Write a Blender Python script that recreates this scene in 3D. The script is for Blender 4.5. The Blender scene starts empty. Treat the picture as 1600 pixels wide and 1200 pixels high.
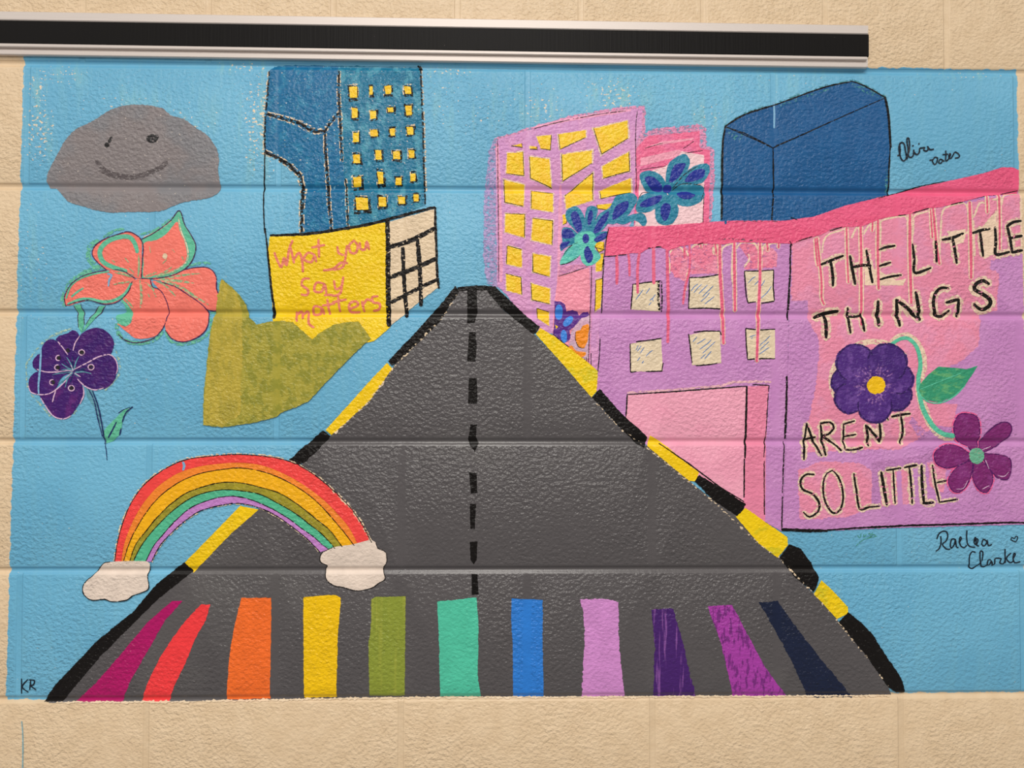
import bpy, bmesh, math, random
from mathutils import Vector, Euler, noise
from mathutils.geometry import delaunay_2d_cdt
random.seed(7)
S = bpy.context.scene
COL = S.collection

# ------------------------------------------------------------------ camera, world, lamps, exposure
F_PX = 1110.0
CAM_LOC = Vector((0.75928, -1.14436, -0.54027))
CAM_ROT = Euler((math.pi / 2 + 0.0203528, -0.0015386, -0.0173173), 'XYZ')
cam = bpy.data.cameras.new('camera'); cam.sensor_width = 36.0; cam.sensor_fit = 'HORIZONTAL'
cam.lens = F_PX / 1600 * 36; cam.clip_start = 0.05
co = bpy.data.objects.new('camera', cam); COL.objects.link(co)
co.location = CAM_LOC; co.rotation_euler = CAM_ROT
S.camera = co

S.view_settings.view_transform = 'Standard'; S.view_settings.look = 'None'
S.view_settings.gamma = 1; S.view_settings.use_curve_mapping = False
S.view_settings.exposure = 0.14
S.cycles.transparent_max_bounces = 32

W = bpy.data.worlds.new('room_light'); S.world = W; W.use_nodes = True
bg = W.node_tree.nodes['Background']; bg.inputs[0].default_value = (1.0, 0.96, 0.91, 1); bg.inputs[1].default_value = 0.30

def lamp(x, y, z, sx, sy, watts):
    l = bpy.data.lights.new('ceiling_light', 'AREA'); l.shape = 'RECTANGLE'; l.size = sx; l.size_y = sy
    l.energy = watts; l.color = (1.0, 0.955, 0.89)
    o = bpy.data.objects.new('ceiling_light', l); COL.objects.link(o); o.location = (x, y, z)
lamp(0.62, -2.0, 1.55, 1.25, 0.5, 42)
lamp(2.90, -2.0, 1.55, 1.25, 0.5, 16)
lamp(-1.60, -2.0, 1.55, 1.25, 0.5, 20)
lamp(0.70, -4.2, 1.55, 1.25, 0.6, 130)

# ------------------------------------------------------------------ geometry of the block wall
CR = CAM_ROT.to_matrix()
def unproj(px, py, depth=0.0):
    """photo pixel -> point on the vertical plane a little (depth) in front of the wall face"""
    d = CR @ Vector(((px - 800) / F_PX, -(py - 600) / F_PX, -1.0))
    t = (-depth - CAM_LOC.y) / d.y
    return CAM_LOC + d * t
BH, BL = 0.2032, 0.40189
ZJ = {k: -k * BH + o for k, o in {-3: 0, -2: 0, -1: 0, 0: -.0026, 1: .0013, 2: .0024, 3: .0002, 4: -.0012, 5: -.0006, 6: 0, 7: 0, 8: 0}.items()}
JD = [-.008, -.006, -.004, -.002, 0, .002, .004, .006, .008]
HDEP, VDEP = .0042, .0006
def prof(d, dep):
    d = abs(d)
    if d >= .008: return 0.0
    i = int(d / .002); f = d / .002 - i
    v = lambda q: -dep * (.5 + .5 * math.cos(math.pi * min(q, .008) / .008))
    return v(i * .002) * (1 - f) + v((i + 1) * .002) * f
def row_of(z):
    for k in range(-3, 8):
        if ZJ[k] >= z > ZJ[k + 1]: return k
    return -3 if z > 0 else 7
def vjoints(row):
    if row < 0: return [x * BL / 2 + .0865 for x in range(-8, 17)]
    return [(n + (.5 if row % 2 else 0)) * BL for n in range(-4, 9)]
def surf(x, z):
    h = 0.0; near = 1.0
    for k, zj in ZJ.items():
        d = z - zj
        if abs(d) < .008:
            h += prof(d, HDEP); near = min(1, max(0, (abs(d) - .004) / .004))
    for xj in vjoints(row_of(z)):
        if abs(x - xj) < .008: h += prof(x - xj, VDEP) * near
    return h

# ------------------------------------------------------------------ materials
LIT = 1.0
def lin(c):
    out = []
    for v in c:
        v = v / 255
        v = v / 12.92 if v <= .04045 else ((v + .055) / 1.055) ** 2.4
        out.append(min(.93, v / LIT))
    return (*out, 1)

def relief_group():
    g = bpy.data.node_groups.new('block_relief', 'ShaderNodeTree')
    g.interface.new_socket('Normal', in_out='OUTPUT', socket_type='NodeSocketVector')
    g.interface.new_socket('Pit', in_out='OUTPUT', socket_type='NodeSocketFloat')
    g.interface.new_socket('Fine', in_out='OUTPUT', socket_type='NodeSocketFloat')
    g.interface.new_socket('Broad', in_out='OUTPUT', socket_type='NodeSocketFloat')
    g.interface.new_socket('Position', in_out='OUTPUT', socket_type='NodeSocketVector')
    N, L = g.nodes, g.links
    out = N.new('NodeGroupOutput'); geo = N.new('ShaderNodeNewGeometry')
    def m(op, a, b=None, c=None):
        n = N.new('ShaderNodeMath'); n.operation = op
        for i, v in enumerate((a, b, c)):
            if v is None: continue
            if isinstance(v, (int, float)): n.inputs[i].default_value = v
            else: L.new(v, n.inputs[i])
        return n.outputs[0]
    sep = N.new('ShaderNodeSeparateXYZ'); L.new(geo.outputs['Position'], sep.inputs[0])
    X, Z = sep.outputs[0], sep.outputs[2]
    comb = N.new('ShaderNodeCombineXYZ'); L.new(X, comb.inputs[0]); L.new(Z, comb.inputs[1])
    P = comb.outputs[0]
    def nz(scale, detail=2, rough=.5, sx=1, sz=1, dist=0):
        mp = N.new('ShaderNodeMapping'); mp.inputs['Scale'].default_value = (sx, sz, 1); L.new(P, mp.inputs[0])
        t = N.new('ShaderNodeTexNoise'); t.noise_dimensions = '2D'; t.inputs['Scale'].default_value = scale
        t.inputs['Detail'].default_value = detail; t.inputs['Roughness'].default_value = rough; t.inputs['Distortion'].default_value = dist
        L.new(mp.outputs[0], t.inputs[0]); return t.outputs[0]
    a = nz(165, 2, .45, .98, 1.12, .1)
    b = nz(330, 2, .5, .85, 1.15)
    c = nz(38, 2, .5)
    # smooth mortar joints carry no block texture
    near = None
    for zj in ZJ.values():
        d = m('ABSOLUTE', m('SUBTRACT', Z, zj)); near = d if near is None else m('MINIMUM', near, d)
    mk = N.new('ShaderNodeMapRange'); mk.inputs[1].default_value = .006; mk.inputs[2].default_value = .010; L.new(near, mk.inputs[0])
    row = m('FLOOR', m('DIVIDE', m('ADD', Z, .0), -BH))
    half = m('MULTIPLY', m('PINGPONG', row, 1), .5)
    u = m('SUBTRACT', m('DIVIDE', X, BL), half)
    dv = m('MULTIPLY', m('PINGPONG', u, .5), BL)
    u2 = m('MULTIPLY', m('PINGPONG', m('DIVIDE', m('SUBTRACT', X, .0865), BL / 2), .5), BL / 2)
    top = m('GREATER_THAN', Z, 0)
    dvv = m('ADD', m('MULTIPLY', dv, m('SUBTRACT', 1, top)), m('MULTIPLY', u2, top))
    mv = N.new('ShaderNodeMapRange'); mv.inputs[1].default_value = .004; mv.inputs[2].default_value = .008; L.new(dvv, mv.inputs[0])
    mask = m('MULTIPLY', mk.outputs[0], m('MAXIMUM', mv.outputs[0], .3))
    mask = m('MAXIMUM', mask, .10)
    # broad areas of thicker paint are smoother
    thick = N.new('ShaderNodeMapRange'); thick.inputs[1].default_value = .30; thick.inputs[2].default_value = .62
    thick.inputs[3].default_value = .55; thick.inputs[4].default_value = 1.0; L.new(nz(5.5, 1), thick.inputs[0])
    h = m('ADD', m('MULTIPLY', a, 1.0), m('ADD', m('MULTIPLY', b, .22), m('MULTIPLY', c, .35)))
    h = m('MULTIPLY', m('MULTIPLY', m('SUBTRACT', h, .78), mask), thick.outputs[0])
    bump = N.new('ShaderNodeBump'); bump.inputs['Strength'].default_value = 1.0; bump.inputs['Distance'].default_value = .0026
    L.new(h, bump.inputs['Height'])
    L.new(bump.outputs[0], out.inputs['Normal'])
    pit = nz(190, 2, .6, .85, 1.2); L.new(pit, out.inputs['Pit'])
    L.new(nz(520, 2, .6), out.inputs['Fine']); L.new(c, out.inputs['Broad']); L.new(P, out.inputs['Position'])
    return g
RELIEF = relief_group()

class Mat:
    def __init__(s, name):
        s.m = bpy.data.materials.new(name); s.m.use_nodes = True
        s.N, s.L = s.m.node_tree.nodes, s.m.node_tree.links
        s.bsdf = s.N['Principled BSDF']; s.out = s.N['Material Output']
        s.g = s.N.new('ShaderNodeGroup'); s.g.node_tree = RELIEF
    def math(s, op, *a):
        n = s.N.new('ShaderNodeMath'); n.operation = op
        for i, v in enumerate(a):
            if isinstance(v, (int, float)): n.inputs[i].default_value = v
            else: s.L.new(v, n.inputs[i])
        return n.outputs[0]
    def step(s, v, a, b):
        n = s.N.new('ShaderNodeMapRange'); n.inputs[1].default_value = a; n.inputs[2].default_value = b
        n.interpolation_type = 'SMOOTHSTEP'; s.L.new(v, n.inputs[0]); return n.outputs[0]
    def mix(s, f, a, b):
        n = s.N.new('ShaderNodeMix'); n.data_type = 'RGBA'
        for sock, v in ((n.inputs[0], f), (n.inputs[6], a), (n.inputs[7], b)):
            if isinstance(v, (int, float, tuple)): sock.default_value = v
            else: s.L.new(v, sock)
        return n.outputs[2]
    def noise(s, scale, sx=1, sz=1, detail=3, rough=.6, rot=0):
        mp = s.N.new('ShaderNodeMapping'); mp.inputs['Scale'].default_value = (sx, sz, 1); mp.inputs['Rotation'].default_value = (0, 0, rot)
        s.L.new(s.g.outputs['Position'], mp.inputs[0])
        t = s.N.new('ShaderNodeTexNoise'); t.noise_dimensions = '2D'; t.inputs['Scale'].default_value = scale
        t.inputs['Detail'].default_value = detail; t.inputs['Roughness'].default_value = rough
        s.L.new(mp.outputs[0], t.inputs[0]); return t.outputs[0]
    def finish(s, col, rough=.42, spec=.35, alpha=None):
        if isinstance(col, tuple): s.bsdf.inputs['Base Color'].default_value = col
        else: s.L.new(col, s.bsdf.inputs['Base Color'])
        s.bsdf.inputs['Roughness'].default_value = rough
        s.bsdf.inputs['Specular IOR Level'].default_value = spec
        s.L.new(s.g.outputs['Normal'], s.bsdf.inputs['Normal'])
        if alpha is not None:
            t = s.N.new('ShaderNodeBsdfTransparent'); x = s.N.new('ShaderNodeMixShader')
            s.L.new(alpha, x.inputs[0]); s.L.new(t.outputs[0], x.inputs[1]); s.L.new(s.bsdf.outputs[0], x.inputs[2])
            s.L.new(x.outputs[0], s.out.inputs[0])
        return s.m

MATS = {}
def paint(key, c, c2=None, brush=(40, 1, .25), cut=(.45, .6), gap=None, soft=.05, rough=.34, rot=0, spec=.32):
    """brushed paint: colour c, optional second colour in brush marks, optional gaps where the pits of the block stay unpainted"""
    M = Mat(key + '_paint'); col = lin(c)
    if c2: col = M.mix(M.step(M.noise(brush[0], brush[1], brush[2], rot=rot), *cut), col, lin(c2))
    v = M.step(M.g.outputs['Broad'], .2, .8)
    dark = M.mix(v, tuple([x * .93 for x in lin(c)[:3]] + [1]), tuple([min(1, x * 1.05) for x in lin(c)[:3]] + [1]))
    col = M.mix(.45, col, dark) if c2 else dark
    al = M.step(M.g.outputs['Pit'], gap, gap + soft) if gap else None
    MATS[key] = M.finish(col, rough, spec, al)

paint('grey_road', (86, 82, 84), (100, 97, 96), (3, 1, 1), (.5, .75), rough=.30, spec=.5)
paint('black', (18, 14, 13), spec=.2)
paint('black_dry', (20, 16, 14), gap=.42, spec=.2)
paint('black_thin', (18, 14, 13), gap=.31, spec=.2)
paint('cream', (228, 204, 172))
paint('cream_halo', (240, 212, 186), gap=.27, soft=.26); paint('fleck', (236, 212, 180), gap=.55); paint('cream_line', (240, 210, 184)); paint('speck', (222, 208, 196), gap=.735); paint('pink_halo', (240, 186, 194), gap=.3, soft=.2); paint('pale_halo', (176, 206, 184), gap=.38, soft=.25)
paint('cream_pits', (236, 212, 180), gap=.47)
paint('window_cream', (230, 210, 180))
paint('yellow', (250, 204, 12))
paint('yellow_wall', (246, 208, 22), (240, 196, 10), (20, .4, 1))
paint('yellow_olive', (246, 208, 12), (190, 190, 40), (45, .6, 1), (.52, .68))
paint('window_yellow', (252, 205, 40), (250, 190, 30), (50, 1, 1))
paint('magenta', (178, 14, 100)); paint('red', (252, 62, 66)); paint('orange', (250, 112, 42)); paint('crossing_yellow', (246, 198, 6))
paint('olive', (140, 152, 55), (178, 178, 72), (60, 1, .06), (.5, .7))
paint('teal', (82, 198, 166)); paint('blue', (45, 126, 216)); paint('lilac', (212, 142, 208))
paint('violet', (70, 30, 108), (160, 100, 178), (170, 1, .06), (.58, .68), rot=.12)
paint('orchid', (168, 62, 166), (62, 18, 86), (150, 1, .3), (.52, .6), rot=.42)
paint('navy', (20, 30, 58))
paint('rain_grey', (137, 129, 130), (122, 127, 134), (9, 1, 1), (.4, .6))
paint('rain_dark', (92, 84, 86), gap=.36, soft=.12); paint('eye_black', (38, 36, 38), gap=.36)
paint('coral', (253, 124, 110)); paint('mint', (98, 190, 156)); paint('mint_edge', (106, 190, 160), gap=.36, soft=.16)
paint('mint_vein', (140, 180, 135), (225, 190, 150), (160, 1, 1), (.5, .62), gap=.38)
paint('plum_line', (72, 26, 78), gap=.30)
paint('plum', (62, 24, 108), (82, 34, 112), (45, 1, 1)); paint('plum_red', (66, 25, 108), (112, 42, 122), (60, 1, .6), (.48, .7))
paint('pale_lilac', (218, 180, 210), gap=.30); paint('star_teal', (92, 150, 168)); paint('ink_navy', (24, 42, 98)); paint('sky_drip', (128, 178, 214))
paint('meadow', (170, 160, 62), (122, 128, 42), (70, 1, .7), (.44, .60))
paint('meadow_gold', (188, 168, 64), (156, 146, 54), (60, 1, .4))
paint('tower_blue', (16, 106, 154), (54, 142, 180), (70, 1, .8), (.5, .68), gap=.30)
paint('tower_teal', (24, 116, 152), (92, 172, 192), (60, 1, .6), (.48, .66), gap=.31)
paint('navy_building', (24, 88, 144), (30, 96, 152), (50, 1, .6)); paint('teal_dry', (70, 140, 150), gap=.5, soft=.1)
paint('pink_letter', (234, 128, 104))
paint('tower_pink', (212, 148, 202), (226, 158, 200), (22, 1, .6)); paint('tower_rose', (240, 162, 196))
paint('lavender_edge', (180, 158, 208), gap=.26, soft=.34); paint('rose_edge', (224, 146, 186), gap=.26, soft=.30)
paint('hot_pink', (240, 96, 138), (232, 84, 126), (18, .4, 1.5)); paint('drip_pink', (234, 98, 134))
paint('pale_pink', (246, 206, 212)); paint('house_pink', (240, 108, 150), (226, 120, 168), (25, .5, 1)); paint('stripe_pink', (243, 160, 184))
paint('door_pink', (246, 150, 172))
paint('petal_teal', (38, 128, 160), (70, 156, 182), (60, 1, 1), (.48, .66)); paint('petal_navy', (30, 46, 148)); paint('petal_mint', (96, 202, 184), (70, 170, 178), (45, 1, 1), (.5, .7))
paint('doorway_violet', (92, 42, 138)); paint('doorway_blue', (62, 134, 226)); paint('doorway_orange', (252, 144, 26)); paint('mauve', (204, 170, 190), (226, 170, 200), (40, 1, 1))
paint('store_lilac', (200, 136, 196), (208, 146, 202), (16, 1, 1)); paint('store_pink', (236, 142, 172), (228, 150, 186), (22, 1, 1), (.45, .6))
paint('wash_rose', (240, 126, 158), (240, 160, 184), (25, 1, 1), (.45, .62), gap=.18, soft=.3)
paint('garage_pink', (243, 166, 190), (238, 154, 182), (10, 1, 1)); paint('garage_side', (236, 136, 168))
paint('glass_blue', (74, 126, 190)); paint('lilac_patch', (196, 132, 190), gap=.34, soft=.14)
paint('daisy', (80, 42, 128), (122, 82, 164), (75, 1, .6), (.48, .68)); paint('daisy_dark', (70, 36, 118), (108, 70, 154), (75, 1, .6), (.48, .7)); paint('daisy_line', (50, 22, 92), gap=.36); paint('daisy_pale', (150, 104, 172), gap=.44, soft=.2)
paint('daisy_gold', (250, 196, 20)); paint('leaf_green', (54, 154, 116), (120, 186, 116), (70, .5, 1), (.5, .66), rot=.6); paint('stem_mint', (94, 198, 164))
paint('berry', (126, 36, 110), (146, 62, 138), (40, 1, 1), (.48, .68)); paint('berry_line', (84, 18, 96), gap=.36); paint('neon_pink', (246, 100, 158), gap=.34, soft=.1)
paint('berry_eye', (110, 182, 150), (176, 90, 90), (170, 1, 1), (.62, .68))
paint('bow_red', (252, 72, 70)); paint('bow_orange', (252, 138, 46)); paint('bow_yellow', (252, 180, 20)); paint('bow_olive', (166, 154, 44), (136, 128, 40), (60, 1, 1)); paint('bow_teal', (84, 186, 146)); paint('bow_lilac', (196, 132, 204))
paint('cloud_white', (230, 212, 198)); paint('marker', (12, 22, 38), rough=.35); paint('faint_green', (72, 150, 128), gap=.42)
paint('sky_blue', (104, 176, 212)); paint('tile_drip', (140, 180, 190)); paint('old_grey', (112, 70, 90), gap=.52)

def wall_material():
    """cream wall paint with the light blue rectangle of the mural's ground coat, worn through in places"""
    M = Mat('wall_paint'); g = M.g
    sep = M.N.new('ShaderNodeSeparateXYZ'); M.L.new(g.outputs['Position'], sep.inputs[0]); X, Z = sep.outputs[0], sep.outputs[1]
    wob = M.math('MULTIPLY', M.math('SUBTRACT', M.noise(60, detail=4), .5), .008)
    def side(p, q, var, other):
        a, b = unproj(*p), unproj(*q)
        if var == 'x': k = (b.x - a.x) / (b.z - a.z); base = a.x - k * a.z; lhs, rhs = X, Z
        else: k = (b.z - a.z) / (b.x - a.x); base = a.z - k * a.x; lhs, rhs = Z, X
        line = M.math('ADD', M.math('MULTIPLY', rhs, k), base)
        return M.math('ADD', M.math('SUBTRACT', lhs, line), wob)
    e = .0004
    l = M.step(side((37, 100), (9, 1097), 'x', None), -e, e)
    r = M.step(side((1589, 110), (1606, 1083), 'x', None), e, -e)
    t = M.step(side((37, 84), (1590, 109), 'z', None), e, -e)
    b = M.step(side((8, 1094.5), (1600, 1082.5), 'z', None), -e, e)
    blue = M.math('MULTIPLY', M.math('MULTIPLY', l, r), M.math('MULTIPLY', t, b))
    worn = None
    for (px, py, rx, ry, amt) in [(62, 135, 30, 40, .9), (60, 205, 32, 75, 1.), (100, 118, 60, 22, .7), (300, 190, 60, 60, .5), (405, 190, 40, 110, 1.), (190, 160, 90, 30, .5),
                                  (745, 180, 70, 60, .45), (850, 170, 60, 45, .7), (960, 150, 70, 40, .9), (1110, 185, 50, 40, .6), (700, 160, 40, 60, .5), (50, 420, 40, 130, .4), (1240, 120, 110, 35, .3),
                                  (700, 112, 60, 12, .8), (380, 105, 60, 14, .9), (1520, 117, 90, 9, .6)]:
        p = unproj(px, py); dx = M.math('DIVIDE', M.math('SUBTRACT', X, p.x), rx * .00103); dz = M.math('DIVIDE', M.math('SUBTRACT', Z, p.z), ry * .00103)
        d = M.math('SQRT', M.math('ADD', M.math('MULTIPLY', dx, dx), M.math('MULTIPLY', dz, dz)))
        s = M.math('MULTIPLY', M.step(d, 1.3, .1), amt); worn = s if worn is None else M.math('MAXIMUM', worn, s)
    thr = M.math('SUBTRACT', .80, M.math('MULTIPLY', worn, .20))
    spk = M.step(M.math('SUBTRACT', g.outputs['Pit'], thr), 0, .02)
    streak = M.math('MULTIPLY', M.step(M.noise(70, 1, .12), .45, .7), M.math('MULTIPLY', M.math('ADD', worn, .12), .45))
    tone = M.step(M.noise(3.2, 1, 1), .35, .65)
    sky = M.mix(tone, lin((104, 174, 209)), lin((115, 184, 217)))
    sky = M.mix(streak, sky, lin((150, 200, 190)))
    sky = M.mix(spk, sky, lin((238, 214, 184)))
    cream = M.mix(M.step(g.outputs['Broad'], .2, .8), lin((222, 195, 160)), lin((230, 204, 170)))
    return M.finish(M.mix(blue, cream, sky), .40)
WALL = wall_material()

def plain(name, c, rough, metal=0, ribs=False):
    m = bpy.data.materials.new(name); m.use_nodes = True; N, L = m.node_tree.nodes, m.node_tree.links
    b = N['Principled BSDF']; b.inputs['Base Color'].default_value = lin(c); b.inputs['Roughness'].default_value = rough; b.inputs['Metallic'].default_value = metal
    t = N.new('ShaderNodeTexCoord'); mp = N.new('ShaderNodeMapping'); L.new(t.outputs['Object'], mp.inputs[0])
    mp.inputs['Scale'].default_value = (1, 1, .02) if ribs else (.02, 1, 1)
    n = N.new('ShaderNodeTexNoise'); n.inputs['Scale'].default_value = 320 if ribs else 700; n.inputs['Detail'].default_value = 2; L.new(mp.outputs[0], n.inputs[0])
    bu = N.new('ShaderNodeBump'); bu.inputs['Strength'].default_value = .6 if ribs else .2; bu.inputs['Distance'].default_value = .0006
    L.new(n.outputs[0], bu.inputs['Height']); L.new(bu.outputs[0], b.inputs['Normal'])
    if ribs:
        t2 = N.new('ShaderNodeTexNoise'); t2.inputs['Scale'].default_value = 160; t2.inputs['Detail'].default_value = 3; L.new(t.outputs['Object'], t2.inputs[0])
        r = N.new('ShaderNodeMapRange'); r.inputs[1].default_value = .76; r.inputs[2].default_value = .80; L.new(t2.outputs[0], r.inputs[0])
        x = N.new('ShaderNodeMix'); x.data_type = 'RGBA'; x.inputs[6].default_value = lin(c); x.inputs[7].default_value = lin((130, 122, 118))
        L.new(r.outputs[0], x.inputs[0]); L.new(x.outputs[2], b.inputs['Base Color'])
    return m
ALU = plain('brushed_aluminium', (206, 196, 190), .5, .3)
RUBBER = plain('ribbed_black_strip', (11, 8, 8), .5, 0, True)
RUBBER.node_tree.nodes['Principled BSDF'].inputs['Specular IOR Level'].default_value = .12

# ------------------------------------------------------------------ object helpers
def mesh_obj(name, verts, faces, mat, parent=None, origin=Vector((0, 0, 0)), smooth=True):
    me = bpy.data.meshes.new(name); me.from_pydata([tuple(Vector(v) - origin) for v in verts], [], faces); me.materials.append(mat)
    if smooth: me.shade_smooth()
    o = bpy.data.objects.new(name, me); COL.objects.link(o)
    if parent is not None:
        o.parent = parent
        pw = parent['_org'] if '_org' in parent else (0, 0, 0)
        o.location = origin - Vector(pw)
    else: o.location = origin
    o['_org'] = tuple(origin)
    return o
def tag(o, label=None, cat=None, group=None, kind=None):
    for k, v in (('label', label), ('category', cat), ('group', group), ('kind', kind)):
        if v: o[k] = v
    return o

# ------------------------------------------------------------------ the wall: mortar bed and blocks
X0, X1 = -1.2, 2.8
rows = list(range(-3, 9))
mv, mf = [], []
def strip(ax, u0, u1, c, ds, dep):
    b = len(mv)
    for u in (u0, u1):
        for d in ds:
            mv.append((u, -prof(d, dep), c + d) if ax == 'h' else (c + d, -surf(c + d, u), u))
    n = len(ds)
    for i in range(n - 1):
        q = (b + i, b + n + i, b + n + i + 1, b + i + 1)
        mf.append(q if ax == 'h' else q[::-1])
for k in range(-2, 8): strip('h', X0, X1, ZJ[k], [-.004, -.002, 0, .002, .004], HDEP)
for k in rows[:-1]:
    for xj in vjoints(k):
        if X0 < xj < X1:
            zz = [ZJ[k + 1] + q for q in (.004, .006, .008)] + [ZJ[k] - q for q in (.008, .006, .00401)]
            for a_, b_ in zip(zz, zz[1:]): strip('v', a_, b_, xj, [-.004, -.002, 0, .002, .004], VDEP)
b = len(mv)
mv += [(X0, .012, ZJ[8]), (X1, .012, ZJ[8]), (X1, .012, ZJ[-3]), (X0, .012, ZJ[-3]), (X0, .15, ZJ[8]), (X1, .15, ZJ[8]), (X1, .15, ZJ[-3]), (X0, .15, ZJ[-3])]
mf += [tuple(b + i for i in q) for q in ((0, 1, 2, 3), (7, 6, 5, 4), (0, 4, 5, 1), (1, 5, 6, 2), (2, 6, 7, 3), (3, 7, 4, 0))]
wall = mesh_obj('wall_back', mv, mf, WALL)
tag(wall, 'painted concrete block wall, cream with a light blue mural ground', 'wall', None, 'structure')
def block(xa, xb, za, zb, va, vb):
    """one concrete block, its arrises rounded down into the joints"""
    e = [.004, .006, .008]
    xs = ([xa + q for q in e] if va else [xa]) + ([xb - q for q in e[::-1]] if vb else [xb])
    zs = [za + q for q in e] + [zb - q for q in e[::-1]]
    vs, fs = [], []
    nx, nz = len(xs), len(zs)
    for z in zs:
        for x in xs: vs.append((x, -surf(x, z), z))
    for j in range(nz - 1):
        for i in range(nx - 1):
            fs.append((j * nx + i, j * nx + i + 1, (j + 1) * nx + i + 1, (j + 1) * nx + i))
    loop = [i for i in range(nx)] + [j * nx + nx - 1 for j in range(1, nz)] + [(nz - 1) * nx + i for i in range(nx - 2, -1, -1)] + [j * nx for j in range(nz - 2, 0, -1)]
    base = len(vs)
    for q in loop: vs.append((vs[q][0], .0115, vs[q][2]))
    n = len(loop)
    for i in range(n):
        j = (i + 1) % n
        fs.append((loop[j], loop[i], base + i, base + j))
    return mesh_obj('block', vs, fs, WALL, wall, Vector(((xa + xb) / 2, 0, zb)))
for k in range(-3, 8):
    js = [x for x in vjoints(k) if X0 + .03 < x < X1 - .03]
    ed = [X0] + js + [X1]
    for i in range(len(ed) - 1): block(ed[i], ed[i + 1], ZJ[k + 1], ZJ[k], i > 0, i < len(ed) - 2)

# ------------------------------------------------------------------ paint films that follow the wall face
FR = (0, 0, 1.0)
def fr(x, y, s=1.0):
    global FR; FR = (x, y, s)
def pts(a):
    if isinstance(a, str):
        a = [tuple(float(q) for q in p.split(',')) for p in a.split()]
    return [(FR[0] + p[0] / FR[2], FR[1] + p[1] / FR[2]) for p in a]
def catmull(P, closed):
    n = len(P); out = []
    if n < 3: return list(P)
    for i in range(n if closed else n - 1):
        g = lambda j: P[j % n] if closed else P[min(max(j, 0), n - 1)]
        p0, p1, p2, p3 = g(i - 1), g(i), g(i + 1), g(i + 2)
        k = max(2, int(math.dist(p1, p2) / 3))
        for s in range(k):
            t = s / k
            out.append(tuple(.5 * (2 * p1[a] + (p2[a] - p0[a]) * t + (2 * p0[a] - 5 * p1[a] + 4 * p2[a] - p3[a]) * t * t + (3 * p1[a] - p0[a] - 3 * p2[a] + p3[a]) * t ** 3) for a in (0, 1)))
    if not closed: out.append(P[-1])
    return out
def resample(P, closed, step):
    out = []; n = len(P)
    for i in range(n if closed else n - 1):
        a, b = P[i], P[(i + 1) % n]; k = max(1, int(round(math.dist(a, b) / step)))
        for s in range(k): out.append((a[0] + (b[0] - a[0]) * s / k, a[1] + (b[1] - a[1]) * s / k))
    if not closed: out.append(P[-1])
    return out
SEED = [0]
def rag(p, amp):
    s = SEED[0] * 3.7
    n1 = noise.noise(Vector((p[0] / 14, p[1] / 14, s))); n2 = noise.noise(Vector((p[0] / 4, p[1] / 4, s + 50))); n3 = noise.noise(Vector((p[0] / 1.9, p[1] / 1.9, s + 90)))
    return amp * (.7 * n1 + .9 * n2 + .7 * n3)
def poly_geo(P, smooth, jit):
    SEED[0] += 1
    if smooth: P = catmull(P, True)
    P = resample(P, True, 1.8 if jit else 4)
    if jit:
        n = len(P); Q = []
        for i in range(n):
            a, b = P[i - 1], P[(i + 1) % n]; dx, dy = b[0] - a[0], b[1] - a[1]; l = math.hypot(dx, dy) or 1
            r = rag(P[i], jit); Q.append((P[i][0] - dy / l * r, P[i][1] + dx / l * r))
        P = Q
    v, e, f, *_ = delaunay_2d_cdt([Vector(p) for p in P], [], [list(range(len(P)))], 1, 1e-4)
    return [tuple(q) for q in v], [tuple(q) for q in f]
def stroke_geo(P, w, smooth, jit, taper):
    SEED[0] += 1
    if smooth: P = catmull(P, False)
    P = resample(P, False, 1.6)
    n = len(P); v, f = [], []
    for i in range(n):
        a, b = P[max(i - 1, 0)], P[min(i + 1, n - 1)]; dx, dy = b[0] - a[0], b[1] - a[1]; l = math.hypot(dx, dy) or 1
        t = i / max(1, n - 1)
        wd = w[0] + (w[1] - w[0]) * t if isinstance(w, tuple) else w
        wd *= 1 - taper * abs(2 * t - 1) ** 3
        h = wd / 2; nx, ny = -dy / l, dx / l
        r1, r2 = rag((P[i][0] + nx * h, P[i][1] + ny * h), jit), rag((P[i][0] - nx * h + 31, P[i][1] - ny * h), jit)
        v += [(P[i][0] + nx * max(.25, h + r1), P[i][1] + ny * max(.25, h + r1)), (P[i][0] - nx * max(.25, h + r2), P[i][1] - ny * max(.25, h + r2))]
    for i in range(n - 1): f.append((2 * i, 2 * i + 1, 2 * i + 3, 2 * i + 2))
    for end, i, j in ((0, 0, 1), (1, n - 1, n - 2)):      # round ends
        dx, dy = P[i][0] - P[j][0], P[i][1] - P[j][1]; l = math.hypot(dx, dy) or 1
        h = math.dist(v[2 * i], v[2 * i + 1]) / 2 * .7
        v.append((P[i][0] + dx / l * h, P[i][1] + dy / l * h)); f.append((2 * i, 2 * i + 1, len(v) - 1))
    return v, f
SPLIT = {'petal_outline', 'petal_glint', 'outline', 'wall_wash', 'flower_halo', 'wall_edge', 'leaf_halo', 'roof_mark', 'drip_halo', 'drip_edge', 'petal_band', 'stem_outline', 'outline_ground', 'band_outline', 'bow_ground', 'wall_band', 'leaf_vein', 'petal_edge'}
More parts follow.
